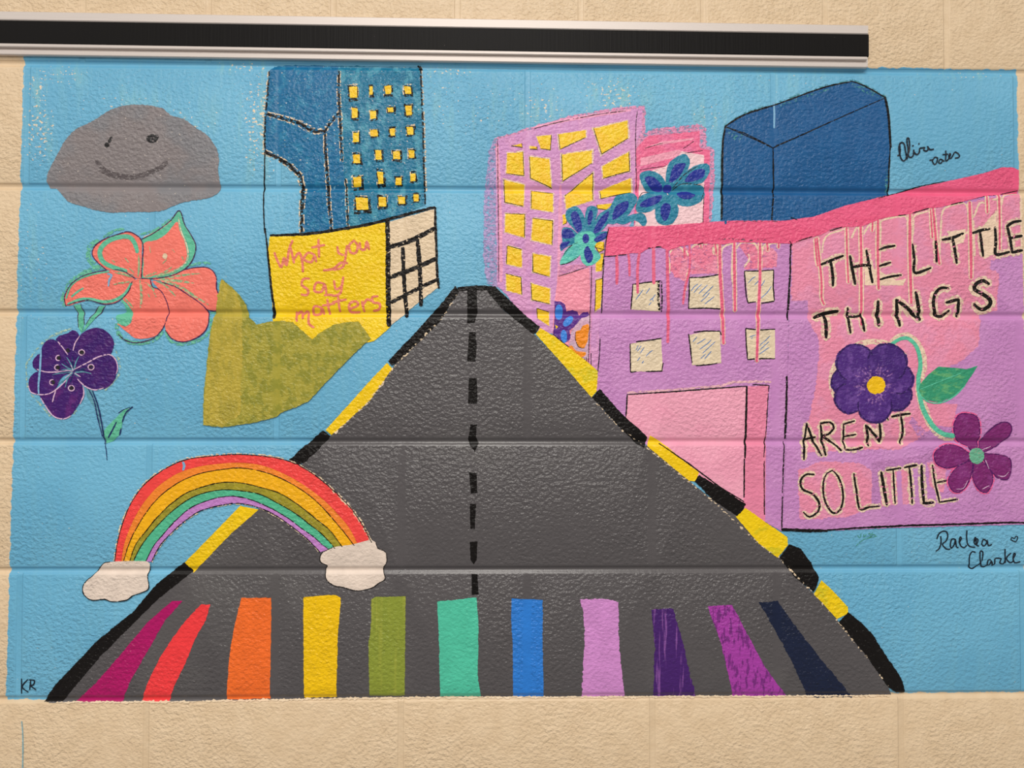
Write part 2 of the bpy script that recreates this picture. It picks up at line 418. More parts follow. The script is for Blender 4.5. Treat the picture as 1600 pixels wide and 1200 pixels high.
def film(name, mat, level, geos, parent=None, label=None):
    """one coat of paint: lies on the wall face (level = coat number), follows its joints"""
    if len(geos) > 1 and name in SPLIT:
        for g_ in geos: o = film(name, mat, level, [g_], parent, label); level += .1
        return o
    up = .00045 + .00007 * level
    bm = bmesh.new(); zmin = xmin = 9; zmax = xmax = -9
    lift = bm.verts.layers.float.new('lift')
    for gi, (V, Fc) in enumerate(geos):
        bv = []; strip_ = len(Fc[0]) == 4 if Fc else False
        for vi, (px, py) in enumerate(V):
            w = unproj(px, py); nv = bm.verts.new((w.x, 0, w.z)); bv.append(nv)
            nv[lift] = gi * 5e-6 + (vi * 2.5e-7 if strip_ else 0)
            xmin = min(xmin, w.x); xmax = max(xmax, w.x); zmin = min(zmin, w.z); zmax = max(zmax, w.z)
        for q in Fc:
            try: bm.faces.new([bv[i] for i in q])
            except ValueError: pass
    def cut(co, no):
        bmesh.ops.bisect_plane(bm, geom=bm.verts[:] + bm.edges[:] + bm.faces[:], dist=1e-6, plane_co=co, plane_no=no)
    for k, zj in ZJ.items():
        for d in JD:
            if zmin < zj + d < zmax: cut((0, 0, zj + d), (0, 0, 1))
    for n in range(-2, 12):
        for d in JD:
            if xmin < n * BL / 2 + d < xmax: cut((n * BL / 2 + d, 0, 0), (1, 0, 0))
    for v in bm.verts: v.co.y = -surf(v.co.x, v.co.z) - up - v[lift]
    for f in bm.faces:
        f.normal_update()
        if f.normal.y > 0: f.normal_flip()
    org = Vector(((xmin + xmax) / 2, -up, zmin))
    for v in bm.verts: v.co -= org
    me = bpy.data.meshes.new(name); bm.to_mesh(me); bm.free(); me.materials.append(MATS[mat]); me.shade_smooth()
    o = bpy.data.objects.new(name, me); COL.objects.link(o); o['_org'] = tuple(org)
    if parent is not None: o.parent = parent; o.location = org - Vector(parent['_org'])
    else: o.location = org
    if label: o['label'] = label
    return o
def P(a, smooth=0, jit=.8): return poly_geo(pts(a), smooth, jit)
def K(a, w, smooth=1, jit=.35, taper=.25): return stroke_geo(pts(a), w, smooth, jit, taper)
def KK(s, w, **k): return [K(a, w, **k) for a in s.split('|')]
def ell(cx, cy, rx, ry, rot=0, n=14):
    return [(cx + rx * math.cos(t) * math.cos(rot) - ry * math.sin(t) * math.sin(rot), cy + rx * math.cos(t) * math.sin(rot) + ry * math.sin(t) * math.cos(rot)) for t in [i * 2 * math.pi / n for i in range(n)]]
def thing(name, px, py, label, cat, group=None):
    w = unproj(px, py); o = bpy.data.objects.new(name, None); COL.objects.link(o); o.empty_display_size = .02
    o.location = w; o['_org'] = tuple(w); return tag(o, label, cat, group, 'thing')

# ------------------------------------------------------------------ display rail over the mural
def rail_bar(name, mat, topL, topR, botL, botR, d0, d1, parent, xl, xr, lip=None, label=None):
    """straight bar between two photo lines, standing d1 off the wall; profile given front to back"""
    f = lambda x, a, b: a + (b - a) * x / 1350
    P4 = []
    for x in (xl, xr):
        t, b_ = f(x, topL, topR), f(x, botL, botR)
        a, c = unproj(x, t, d1), unproj(x, b_, d1)
        ch = min(.0012, (d1 - d0) * .3)
        P4.append([Vector((a.x, -d0, a.z)), Vector((a.x, -d1 + ch, a.z)), Vector((a.x, -d1, a.z - ch)), Vector((c.x, -d1, c.z + ch)), Vector((c.x, -d1 + ch, c.z)), Vector((c.x, -d0, c.z))])
    vs = P4[0] + P4[1]; n = 6
    fs = [(i, n + i, n + (i + 1) % n, (i + 1) % n) for i in range(n)] + [tuple(range(n)), tuple(range(2 * n - 1, n - 1, -1))]
    o = mesh_obj(name, vs, fs, mat, parent, Vector(parent['_org']), smooth=False)
    if label: o['label'] = label
    return o
rail = thing('display_rail', 800, 100, 'long aluminium display rail with a black insert strip on the wall above the mural', 'rail')
rail_bar('back_plate', ALU, 18, 40, 84, 105, -.001, .0035, rail, -420, 1356)
rail_bar('upper_trim', ALU, 17, 39, 31, 53, .001, .0075, rail, -420, 1356.5, label='pale aluminium upper edge')
rail_bar('black_strip', RUBBER, 31, 53, 67.5, 88.5, .001, .0055, rail, -420, 1357.5, label='black ribbed insert strip')
rail_bar('middle_lip', ALU, 67, 88, 73, 93.5, .001, .008, rail, -420, 1355)
rail_bar('lower_trim', ALU, 77, 97.5, 85, 105.5, .001, .0065, rail, -420, 1355, label='pale aluminium lower edge')

# ------------------------------------------------------------------ grey rain cloud
t = thing('painted_cloud', 208, 331, 'dark grey painted cloud with a smiling face, top left of the mural', 'cloud')
fr(0, 0, 3.75)
film('cloud_body', 'rain_grey', 2, [P('275,1035 300,975 345,890 390,815 450,755 545,710 620,660 690,630 770,615 860,617 950,635 1000,675 1080,700 1150,750 1220,800 1270,870 1283,940 1280,1010 1290,1070 1285,1120 1250,1150 1180,1170 1100,1180 1020,1205 930,1238 760,1243 620,1243 480,1208 400,1180 365,1140 330,1105 285,1095', 1, 1.0)], t)
tag(film('paint_speck', 'speck', 3, [P('275,1035 300,975 345,890 390,815 450,755 545,710 620,660 690,630 770,615 860,617 950,635 1000,675 1080,700 1150,750 1220,800 1270,870 1283,940 1280,1010 1290,1070 1285,1120 1250,1150 1180,1170 1100,1180 1020,1205 930,1238 760,1243 620,1243 480,1208 400,1180 365,1140 330,1105 285,1095', 1, 1.0)], t), kind='stuff')
film('eye', 'eye_black', 4, [P(ell(628, 850, 15, 15), 1, .5), K('640,835 655,805', 5)], t)
film('eye', 'eye_black', 4, [P(ell(893, 812, 38, 26, -.2), 1, .8)], t)
film('mouth', 'rain_dark', 4, [K('565,945 600,985 640,1012 710,1032 790,1036 870,1015 940,985 978,950', 8, jit=1.2), K('585,1000 640,1030 720,1050', 3, jit=.8)], t)

# ------------------------------------------------------------------ coral flower
t = thing('painted_flower', 220, 538, 'large coral five-petalled flower with mint edges and two stems', 'flower', 'painted flowers')
fr(0, 320, 4.4444)
film('leaf_halo', 'mint_edge', 2, KK('680,250 625,290 612,350 645,410 720,445|470,640 480,560 560,490 650,450 740,435|455,600 440,660 450,705', 8, jit=1) + KK('980,205 1080,175 1200,90|720,225 800,180 860,170|1310,425 1400,405 1460,410|1520,540 1540,620 1546,700 1505,745 1455,765 1468,830 1440,900 1370,945 1270,968 1190,950 1150,880', 4.5, jit=.8) + KK('850,665 898,700 918,750 910,810 870,838 822,822 812,870 850,925 910,955 1000,960 1080,935 1135,885', 6, jit=.8), t, label='mint green halo')
film('leaf_halo', 'mint', 3, [P('850,662 895,705 914,765 905,815 870,840 830,825 808,795 812,765 850,755 875,740 870,710', 1)], t)
def petal(outer, inner, om, im, lv=4):
    o = film('petal', om, lv, [P(outer, 1, .5)], t)
    if inner: film('petal_face', im, lv + 1, [P(inner, 1, .5)], o)
    return o
p = petal('990,240 1080,190 1180,120 1247,45 1280,130 1330,215 1360,290 1340,380 1290,440 1200,490 1100,510 985,510 990,400 995,300', '1003,268 1090,245 1165,195 1232,118 1250,180 1285,260 1300,330 1290,390 1250,430 1170,470 1080,490 1000,500 1000,400', 'mint', 'coral')
film('petal_edge', 'cream_halo', 6, KK('1240,90 1262,190 1295,270 1308,340 1292,400 1230,450 1120,492|1000,225 1090,185 1190,115', 1.6), p)
petal('985,260 950,215 890,190 800,215 720,245 660,290 645,345 680,400 740,450 850,450 900,480 950,512 985,500 985,400', None, 'coral', None)
petal('940,515 870,470 800,455 730,460 640,475 560,505 490,560 450,640 462,700 540,680 620,665 720,690 800,680 860,640 900,590 920,535', None, 'coral', None)
petal('960,515 1045,520 1060,570 1110,590 1150,650 1172,720 1160,790 1135,850 1090,905 1020,928 940,925 890,890 850,855 815,825 870,845 910,820 920,770 910,720 880,680 855,655 900,600 922,535', None, 'coral', None, 5)
petal('1060,530 1130,540 1220,570 1300,620 1400,690 1440,740 1450,800 1430,870 1370,920 1280,950 1200,930 1155,880 1150,810 1172,740 1160,670 1110,590', None, 'coral', None, 6)
petal('1050,510 1150,500 1270,460 1350,438 1430,435 1480,460 1505,510 1505,580 1525,640 1530,700 1500,735 1430,725 1390,685 1300,615 1200,560 1110,530', None, 'coral', None, 7)
film('petal_band', 'mint', 8, [K('955,330 938,270 900,225 830,225 755,252 705,300 697,350 725,402 800,438 880,460', 7.5), K('475,690 560,658 640,658 720,674 800,662 870,617 915,545', 5), K('462,650 495,565 560,512 650,482 760,464', 3), K('500,640 540,605 580,580', 3)], t, label='mint green petal edging')
film('petal_vein', 'mint_vein', 9, KK('972,520 985,620 978,715|1100,520 1230,528 1350,545|1110,525 1250,570 1360,640 1450,695', 4, taper=.8) + KK('1080,530 1150,560 1220,635|1010,540 1060,580 1085,640|1120,515 1270,490 1390,478|1010,500 1090,468|1090,495 1160,460 1195,432|790,555 860,540 905,535|800,470 860,482 930,508|960,500 968,430 965,350|1080,500 1150,482 1230,460|870,650 905,690 925,720', 3, taper=.7) + KK('940,480 900,440|930,490 880,470|780,385 800,400|870,370 895,400|1040,290 1048,340|1200,310 1215,330|1265,360 1275,385|1130,410 1160,380|1030,620 1040,640', 1.4), t, label='pale green and cream veins')
film('petal_spot', 'cream', 9, [P(ell(1147, 358, 18, 20), 1, .4)], t, label='small cream dot')
film('petal_outline', 'plum_line', 10, KK('985,505 990,400 998,300 985,250 950,212 890,188 800,213 720,243 660,288 643,345 680,400 742,452|985,240 1080,190 1180,118 1247,42 1285,140 1330,212 1362,290 1340,380 1290,442 1200,490 1100,510 985,512|940,512 860,462 800,450|740,455 640,475 560,505 492,558 450,640 462,705|470,695 540,675 620,662 720,690 800,682 860,642 900,592 918,535|1045,520 1060,570 1110,590 1150,650 1172,720 1160,790 1135,855 1085,915 1020,945 940,958 870,940 825,900|1130,540 1220,570 1300,620 1400,690 1442,740 1452,800 1430,870 1370,922 1280,952 1200,932 1150,870|1290,450 1350,438 1430,435 1480,460 1505,510 1505,580 1528,640 1532,700 1500,737 1430,727', 1.5, taper=.1), t, label='thin plum outline')
film('paint_drip', 'sky_drip', 10, [K('750,480 780,490 762,520 755,565', 3)], t, label='light blue paint drip')
film('stem', 'mint', 4, [P('513,695 562,692 582,760 587,830 568,892 545,850 538,760', 0, .4)], t)
film('stem', 'mint', 4, [P('690,705 735,700 662,790 592,870 572,885 600,830 650,755', 0, .4)], t)
film('stem_outline', 'plum_line', 5, KK('562,692 582,760 587,830|690,705 640,765 598,830|735,702 665,788|515,700 540,770 545,850', 1.2), t)

# ------------------------------------------------------------------ dark purple flower
t = thing('painted_flower', 165, 718, 'dark purple painted flower with ringed stamens, under the coral flower', 'flower', 'painted flowers')
fr(30, 490, 5.2174)
film('flower_halo', 'pale_halo', 1, KK('70,600 60,430 100,350 200,230 320,160 430,120|790,300 825,440 800,520 700,625|95,660 190,760 270,850|470,790 400,850', 3, jit=1.1), t, label='pale ragged halo')
A_ = [('plum', '300,215 330,180 400,160 430,135 470,145 490,190 470,260 445,320 440,460 380,340 330,240', 4),
      ('plum', '490,190 540,145 610,117 690,130 750,180 775,240 760,310 730,340 650,350 560,400 450,465 440,380 450,280', 5),
      ('plum', '440,470 560,395 650,350 740,335 790,370 805,440 790,510 760,570 700,610 620,615 540,590 490,540', 6),
      ('plum_red', '440,465 490,540 520,590 520,660 490,740 420,830 350,855 290,840 230,760 180,690 170,660 240,650 330,600 400,530', 7),
      ('plum', '440,465 350,520 310,600 240,655 170,660 100,635 80,580 90,520 150,475 250,470 350,460', 8),
      ('plum', '440,465 380,330 330,240 260,208 210,240 180,320 185,440 250,485 350,480', 9),
      ('plum', '185,330 120,370 115,430 155,470 195,465', 7)]
for i, (m_, a, lv) in enumerate(A_): film('petal', m_, lv + .1 * i, [P(a, 1, .6)], t)
film('petal_line', 'pale_lilac', 11, KK('440,460 500,430 570,395 650,352 740,335 792,380 806,450 795,490|480,535 540,592 620,622 690,606|525,600 530,660 500,735|400,530 340,590 290,630 240,655 170,660 100,640 80,590|300,630 285,680 275,720|495,185 460,240 443,300|320,230 360,280 400,335|150,455 220,475 300,477 420,465|180,690 250,800 300,845 370,858 430,830', 1.9), t, label='pale lilac petal lines')
film('star', 'star_teal', 12, KK('445,465 420,400 390,355|450,450 470,390 490,350|440,465 390,435 350,408|430,475 340,485 275,500|440,480 390,530 320,570|460,480 530,475 590,490|455,490 490,515|440,455 400,455 350,460|430,480 395,540 380,600', (2.6, 1)), t, label='teal and white star lines')
film('star', 'pale_lilac', 13, KK('445,465 425,420|455,485 505,515|440,470 380,460|435,480 380,525', 1.2), t)
film('star', 'ink_navy', 12, KK('440,440 438,350|460,470 560,440|470,460 540,465|435,450 370,390|430,470 330,480|440,500 420,560', 1.8), t)
for (x, y, full) in ((513, 317, 1), (590, 437, 1), (430, 608, 1), (277, 560, 0), (318, 440, 0), (327, 362, 0), (400, 300, 2)):
    e = ell(x, y, 24, 22)
    if full == 1: e = e + [e[0]]
    elif full == 0: e = e[3:12]
    st = film('stamen', 'eye_black', 13, [P(ell(x + 2, y, 17, 17), 1, .2)], t)
    if full < 2: film('stamen_ring', 'pale_lilac', 14, [K(e, 1.8, jit=.2)], st)
film('paint_drip', 'sky_drip', 15, [K('183,292 175,440 162,590 165,655', 3.2, jit=.3)], t, label='light blue paint drip')
film('stem', 'star_teal', 3, [P('540,595 592,608 622,680 652,790 690,920 706,1060 688,1050 650,900 612,760 556,680', 0, .5)], t)
film('stem_outline', 'ink_navy', 5, [K('600,630 640,740 668,860 688,980 694,1060', 2.2), K('560,605 610,700 640,840 680,1000', 1.8), K('700,1060 712,1120 718,1195', 1.2)], t)
film('leaf', 'mint', 3, [P('700,1060 690,960 720,920 780,860 850,790 920,758 870,830 840,900 830,980 760,1040', 0, .5)], t)
film('leaf_vein', 'ink_navy', 5, KK('925,760 870,812 842,885|795,885 762,950 727,1012|832,940 820,990', 2.4) + KK('810,810 850,785 905,765', 1.2), t)

# ------------------------------------------------------------------ meadow bush
t = thing('painted_bush', 430, 664, 'olive green brushy bush with two peaks in front of the yellow building', 'bush')
fr(300, 300, 3.1579)
film('bush_foliage', 'meadow', 22, [P('148,430 205,475 245,520 270,560 285,620 320,655 380,640 450,635 500,645 540,680 595,728 640,690 700,655 770,642 825,640 850,675 885,725 850,750 770,830 700,900 630,975 580,1030 520,1060 440,1090 420,1110 300,1140 150,1160 55,1150 60,1000 75,850 90,700 120,580', 0, 1.0)], t)
film('bush_highlight', 'meadow_gold', 23, [P('148,435 200,480 240,540 250,650 250,800 245,1000 240,1100 150,1155 60,1145 65,1000 80,850 95,700 122,580', 0, 2.5)], t, label='yellower brushed left side')

# ------------------------------------------------------------------ blue window tower
t = thing('painted_building', 540, 360, 'tall blue tower with a curved left base and rows of small yellow windows', 'building', 'painted city buildings')
fr(400, 80, 5)
BASE = '105,160 140,115 240,103 640,110 1245,118 1290,140 1300,400 1310,700 1320,1080 1322,1200 1015,1335 700,1395 355,1422 365,1200 370,1060 345,970 270,880 170,820 70,790 72,500 95,300'
film('wall_edge', 'cream_pits', 1, [K('105,160 90,350 72,500 68,790 170,830 270,890 345,975 370,1060 362,1200 352,1410', 8, smooth=0, jit=1), K('1285,120 1300,400 1310,700 1322,1090', 6, jit=1)], t)
film('front_wall', 'tower_blue', 2, [P('105,160 140,115 240,103 640,110 650,300 668,700 690,1000 700,1395 355,1422 365,1200 370,1060 345,970 270,880 170,820 70,790 72,500 95,300', 0, 1)], t)
film('side_wall', 'tower_teal', 2.3, [P('640,110 1245,118 1290,140 1300,400 1310,700 1320,1080 1322,1200 1015,1335 700,1395 690,1000 668,700 650,300', 0, 1)], t)
tag(film('paint_speck', 'speck', 3, [P(BASE, 0, 1)], t), kind='stuff')
LN = [('650,150 645,300 655,480 665,700 672,860', 4.2), ('80,490 200,520 330,560 400,600 470,630 540,625', 6), ('540,625 580,560 645,485', 4.5), ('540,640 545,800 560,1000 572,1200 592,1395', 4.5), ('70,785 170,835 260,890 345,972 367,1080 362,1200 355,1415', 6), ('700,1000 712,1200 720,1385', 3)]
film('outline_ground', 'cream_pits', 4, [K(a, w * 1.7, smooth=0, jit=1.2) for a, w in LN], t, label='cream flecks along the black lines')
film('outline', 'black_dry', 5, [K(a, w, smooth=0, jit=.9) for a, w in LN] + [K('105,160 90,350 75,500 70,650 72,785', 3, jit=.8), K('1262,112 1285,140 1292,300 1305,600 1312,900 1322,1195', 3, jit=.7)], t)
film('outline', 'black', 5, [K('70,790 66,1000 60,1200 68,1420', 2), K('75,795 170,832', 4, jit=.6), K('275,900 330,960', 2.5), P('1265,150 1282,108 1305,150', 0, .6)], t)
WN = [(760, 325, 66, 88), (900, 310, 26, 70), (1030, 305, 58, 65), (1185, 305, 60, 62), (773, 485, 48, 76), (915, 500, 50, 58), (1050, 457, 54, 42), (1193, 465, 56, 76), (783, 675, 50, 76), (922, 642, 60, 50), (1065, 632, 46, 60), (1203, 622, 56, 64), (788, 840, 58, 72), (958, 812, 52, 72), (1098, 815, 62, 62), (1215, 805, 46, 60), (792, 1020, 70, 78), (972, 990, 52, 98), (1115, 1018, 50, 60), (1228, 985, 44, 66), (828, 1192, 105, 95), (988, 1178, 62, 75), (1138, 1166, 58, 55), (1250, 1144, 44, 60)]
for (x, y, w, h) in WN:
    q = lambda a: random.uniform(-a, a)
    fl = film('window_surround', 'cream_pits', 4, [P([(x - w * .62 + q(5), y - h * .66 + q(6)), (x + w * .6 + q(5), y - h * .7 + q(6)), (x + w * .62, y + h * .6 + q(5)), (x - w * .6, y + h * .64 + q(5))], 0, 1.4)], t)
    film('window_frame', 'black_dry', 5, [P([(x - w * .56 + q(9), y - h * .66 + q(8)), (x + w * .68 + q(8), y - h * .62 + q(6)), (x + w * .72 + q(8), y + h * .76 + q(8)), (x - w * .5 + q(9), y + h * .78 + q(8))], 0, 1.5)], fl)
    film('window_pane', 'window_yellow', 6, [P([(x - w * .48, y - h * .48 + q(5)), (x + w * .44, y - h * .5 + q(5)), (x + w * .48, y + h * .48), (x - w * .40 + q(6), y + h * .5)], 0, .8)], fl)

# ------------------------------------------------------------------ yellow building and its message
t = thing('painted_building', 548, 527, 'yellow building with a cream gridded side wall, below the blue window tower', 'building', 'painted city buildings')
fr(300, 300, 3.1579)
film('front_wall', 'yellow_wall', 8, [P('385,220 540,205 700,190 960,150 965,300 970,500 978,668 900,735 800,760 595,740 400,660 395,500 375,300', 0, .7)], t)
film('side_wall', 'cream', 8, [P('965,150 1195,85 1200,250 1215,470 1100,560 975,665', 0, .6)], t, label='bare cream side wall')
for a, w in (('965,145 968,300 968,450 972,660', 6.5), ('1040,275 1046,420 1060,615', 5.5), ('1112,230 1125,400 1130,560', 6), ('965,275 1080,240 1200,180', 6.5), ('970,425 1090,380 1205,330', 6.5), ('985,545 1090,490 1215,430', 5.5)):
    film('grid_bar', 'black_thin', 10, [K(a, w * 1.15, jit=.9, taper=.1)], t)
film('outline', 'black', 11, [K('388,215 540,210 700,190 850,165 960,137 1080,105 1198,75', 4.5, jit=.8), K('1200,78 1205,250 1210,400 1218,475', 4, jit=.9)], t)
film('outline', 'black', 11, [K('362,180 385,400 395,500 405,560', (2.2, 4.5), jit=.5), K('405,565 405,622', 5, jit=.4)], t)
t = thing('painted_lettering', 540, 510, 'pink handwritten words "What you say matters" on the yellow wall', 'lettering')
for word in ('408,300 425,345 442,372 455,325 468,362 480,285 497,240', '487,275 505,350|505,332 530,300 545,342 548,395', '608,312 575,300 553,332 590,347 606,315 615,345', '625,235 628,322|592,275 655,262',
             '718,270 725,302 748,312|765,265 757,330 742,372 700,385', '800,240 775,265 785,300 810,300 818,265 800,240', '828,250 832,282 855,284 863,245 874,285', '650,388 700,378 735,350 768,352',
             '580,428 550,430 543,460 572,482 570,508 540,506', '652,452 615,448 605,488 640,492 655,455 664,500', '702,438 710,480 738,465 747,420|742,450 735,495 710,512 680,508 655,510',
             '515,592 518,638|515,605 540,590 547,625|547,605 572,590 578,650 603,668', '642,572 605,565 600,602 632,602 642,572 650,602', '668,530 680,602|645,562 705,550', '720,510 730,590|695,545 762,530', '775,580 820,560 810,540 780,550 780,590 828,592', '840,540 850,590|843,562 865,530 888,540', '918,515 890,520 895,545 926,552 925,578 895,586'):
    film('letter', 'pink_letter', 12, KK(word, 3.9, jit=.4, taper=.15), t)

# ------------------------------------------------------------------ pink window tower
t = thing('painted_building', 880, 585, 'pink tower covered with yellow windows, right of the road top', 'building', 'painted city buildings')
fr(0, 0, 1)
film('wall_halo', 'lavender_edge', 1, [P('774,215 764,235 757,300 755,400 760,442 782,452 780,330 778,240', 0, 2)], t, label='lavender brushed edge')
film('wall_halo', 'rose_edge', 1.5, [P('772,217 820,201 890,181 965,168 1008,164 1008,200 1000,300 780,300', 0, 2)], t)
film('front_wall', 'tower_pink', 2, [P('775,219 820,205 890,185 965,173 1004,169 1003,200 995,225 995,330 960,400 943,470 938,588 900,556 865,522 842,517 815,490 792,462 777,446 775,330', 0, 1)], t)
film('wall_band', 'tower_rose', 3, [K('777,228 781,330 783,440', 6, jit=.8), K('836,199 890,187 985,172', 5, jit=1), K('876,290 874,380 872,440', 5, jit=.8)], t, label='paler rose brush band')
fr(740, 150, 4)
WP = ['235,312 300,297 305,322', '210,360 308,350 315,500 205,485', '190,525 318,555 310,690 195,665', '200,735 320,740 318,885 195,850', '210,935 300,960 300,1070 205,1050', '350,312 395,318 398,335 352,332', '395,255 485,245 480,340 420,330', '350,380 472,395 488,575 355,515', '360,590 495,610 495,725 360,705', '370,765 495,780 490,930 362,900', '370,985 480,1005 475,1130 370,1100',
      '530,240 700,215 700,260 540,335', '750,205 960,155 965,265 800,365', '550,365 740,340 740,420 555,535', '805,440 970,350 975,470 810,515', '570,625 745,480 745,650 580,705', '790,592 980,515 988,600 795,642', '556,745 584,740 580,795 558,805', '770,682 870,672 830,712 772,705', '757,912 815,912 815,962 752,945']
WH = ['935,35 1040,60 1046,180 940,150', '1110,100 1240,140 1240,245 1115,215', '1150,275 1235,300 1235,395 1155,345']
WI = ['568,130 612,120 602,210 570,215', '570,260 605,250 595,400 565,420', '555,62 580,58 615,100 585,115']
LP = [0]
def pink_windows(lst):
    for a in lst:
        LP[0] += .03
        w = film('window', 'cream_halo', 5 + LP[0], [P(catgrow(a, 1.10), 0, .9)], t)
        film('window_pane', 'window_yellow', 6 + LP[0], [P(a, 0, .7)], w)
        q = a.split(); i = random.randrange(len(q)); n = len(q)
        film('window_outline', 'black_thin', 7.5 + LP[0], [K(' '.join((q[i], q[(i + 1) % n], q[(i + 2) % n])), 1.1, smooth=0, jit=.35)], w)
def catgrow(a, s):
    q = [tuple(float(v) for v in p.split(',')) for p in a.split()]
    cx, cy = sum(p[0] for p in q) / len(q), sum(p[1] for p in q) / len(q)
    return [(cx + (p[0] - cx) * s, cy + (p[1] - cy) * s) for p in q]
pink_windows(WP); fr(580, 420, 4.4444); pink_windows(WH); fr(760, 360, 3.3333); pink_windows(WI)
d = film('doorway', 'door_pink', 4, [P('372,235 535,192 540,300 540,430 530,690 440,610 345,545 352,400', 0, .6)], t, label='pink panel over the doorway flowers')
film('doorway_trim', 'rose_edge', 5, [P('380,190 535,170 535,195 375,238', 0, .5), K('545,190 542,430 532,700', 4, jit=.6)], d)
film('outline', 'black_thin', 7, KK('375,240 455,215 525,190|548,190 545,330 540,430 530,690|545,640 545,705|345,540 400,585 450,625 575,730', 1.2, jit=.3), t)
fr(740, 150, 4)
film('outline', 'black_thin', 7, KK('150,275 152,500 156,900 156,1160|380,205 500,172 600,150|620,145 800,112 950,95|1022,95 1012,250 1018,600', 1.1, jit=.5), t)

# flowers in the doorway
t = thing('painted_flower', 888, 540, 'small violet flower with blue spots in the pink doorway', 'flower', 'painted flowers')
fr(860, 440, 7.5)
film('petals', 'doorway_violet', 7, [P('50,232 120,235 170,270 190,350 260,335 320,355 335,400 380,360 440,355 460,390 420,412 360,425 320,485 260,545 220,570 240,650 220,700 160,722 130,710 100,670 30,620 40,520 50,400', 0, .6)], t)
for e in (ell(100, 360, 46, 92), ell(207, 465, 42, 75, .75), ell(158, 642, 38, 76, -.08)): film('petal_spot', 'doorway_blue', 8, [P(e, 1, .4)], t, label='bright blue spot')
film('flower_eye', 'yellow', 8, [P('55,505 92,530 65,560', 0, .3)], t, label='yellow centre')
t = thing('painted_flower', 906, 558, 'orange blossom cut off by the doorway edge, on mauve ground', 'flower', 'painted flowers')
film('flower_ground', 'mauve', 6, [P('330,440 460,400 462,560 440,900 380,925 300,860 225,770 235,650 250,580', 1, .6)], t, label='mauve ground')
film('petal', 'doorway_orange', 8, [P('300,582 350,572 380,520 450,502 446,600 432,700 390,782 340,770 300,700', 1, .4)], t)
film('petal', 'doorway_orange', 8, [P('213,775 250,752 300,810 412,830 400,870 360,887 290,860', 1, .4)], t)
film('petal_outline', 'black_thin', 9, KK('296,590 292,680 335,770 400,780|205,775 240,830 300,870|400,900 412,960|420,890 425,960', 1.0, jit=.2), t)

# ------------------------------------------------------------------ pink house behind
t = thing('painted_building', 1048, 352, 'small hot pink house with pale stripes, behind the teal flowers', 'building', 'painted city buildings')
fr(740, 150, 4)
film('wall_halo', 'rose_edge', 2, [P('1015,300 1060,240 1120,205 1420,178 1452,200 1457,310 1500,330 1507,500 1482,790 1300,800', 0, 2.4)], t, label='soft pink brushed edge')
film('front_wall', 'house_pink', 3, [P('1015,330 1070,270 1100,250 1412,220 1410,322 1478,340 1470,810 1000,850 1010,600', 0, .8)], t)
film('wall_panel', 'pale_pink', 4, [P('1040,490 1200,440 1300,345 1440,372 1440,560 1430,800 1280,815 980,850 1010,800 1030,640', 0, .7)], t, label='pale pink wall panel')
film('stripe', 'stripe_pink', 5, [P('1042,388 1285,335 1300,350 1275,380 1042,440', 0, .6)], t)
film('stripe', 'stripe_pink', 5, [P('1080,320 1370,275 1380,262 1180,285', 0, .6)], t)
film('outline', 'black_thin', 6, KK('1070,328 1180,295|1310,330 1375,285|1040,462 1200,438|1320,358 1430,342|1442,560 1432,790', 1.0, jit=.4), t)

# ------------------------------------------------------------------ teal and navy flowers
def blue_petal(root, outer, inner, om='petal_teal', lv=9, name='petal'):
    o = film(name, om, lv, [P(outer, 1, .6)], root)
    if inner: film('petal_heart', 'petal_navy', lv + 2.6, [P(inner, 1, .5)], o)
t = thing('painted_flower', 1042, 352, 'teal flower with six navy-centred petals against the small pink house', 'flower', 'painted flowers')
for i, (a, b) in enumerate((('1200,530 1215,430 1270,380 1320,365 1350,400 1340,460 1300,530 1230,590', '1222,530 1250,440 1320,420 1312,460 1270,520 1232,542'),
             ('1240,570 1320,480 1400,430 1465,428 1472,480 1430,540 1350,565 1250,600', '1318,532 1370,470 1440,460 1432,510 1360,537'),
             ('1220,580 1330,557 1420,560 1445,600 1420,660 1340,692 1260,670 1215,610', '1268,610 1330,595 1385,620 1350,645 1300,642'),
             ('1195,610 1260,660 1280,720 1250,790 1200,807 1150,790 1133,730 1150,660', '1173,690 1200,670 1230,690 1215,762 1190,782 1168,740'),
             ('1205,600 1110,600 1040,630 1012,690 1028,728 1100,722 1180,670', '1038,690 1070,650 1172,620 1160,662 1100,692'),
             ('1210,600 1100,602 1050,550 1038,490 1090,468 1160,490 1205,550', '1068,515 1120,508 1177,560 1170,597 1110,582'))):
    blue_petal(t, a, b, lv=9 + .3 * i)
film('flower_eye', 'petal_navy', 13, [P(ell(1210, 580, 27, 25), 1, .4)], t)
film('petal_outline', 'eye_black', 12, KK('1240,590 1290,555 1350,550 1420,560|1440,600 1420,655|1240,580 1320,490 1400,440|1030,640 1060,600 1100,605', 1.2, jit=.4), t)
t = thing('painted_flower', 915, 415, 'teal and mint flower with navy petal hearts left of the pink roof', 'flower', 'painted flowers')
fr(740, 150, 4)
LV = [7.5]
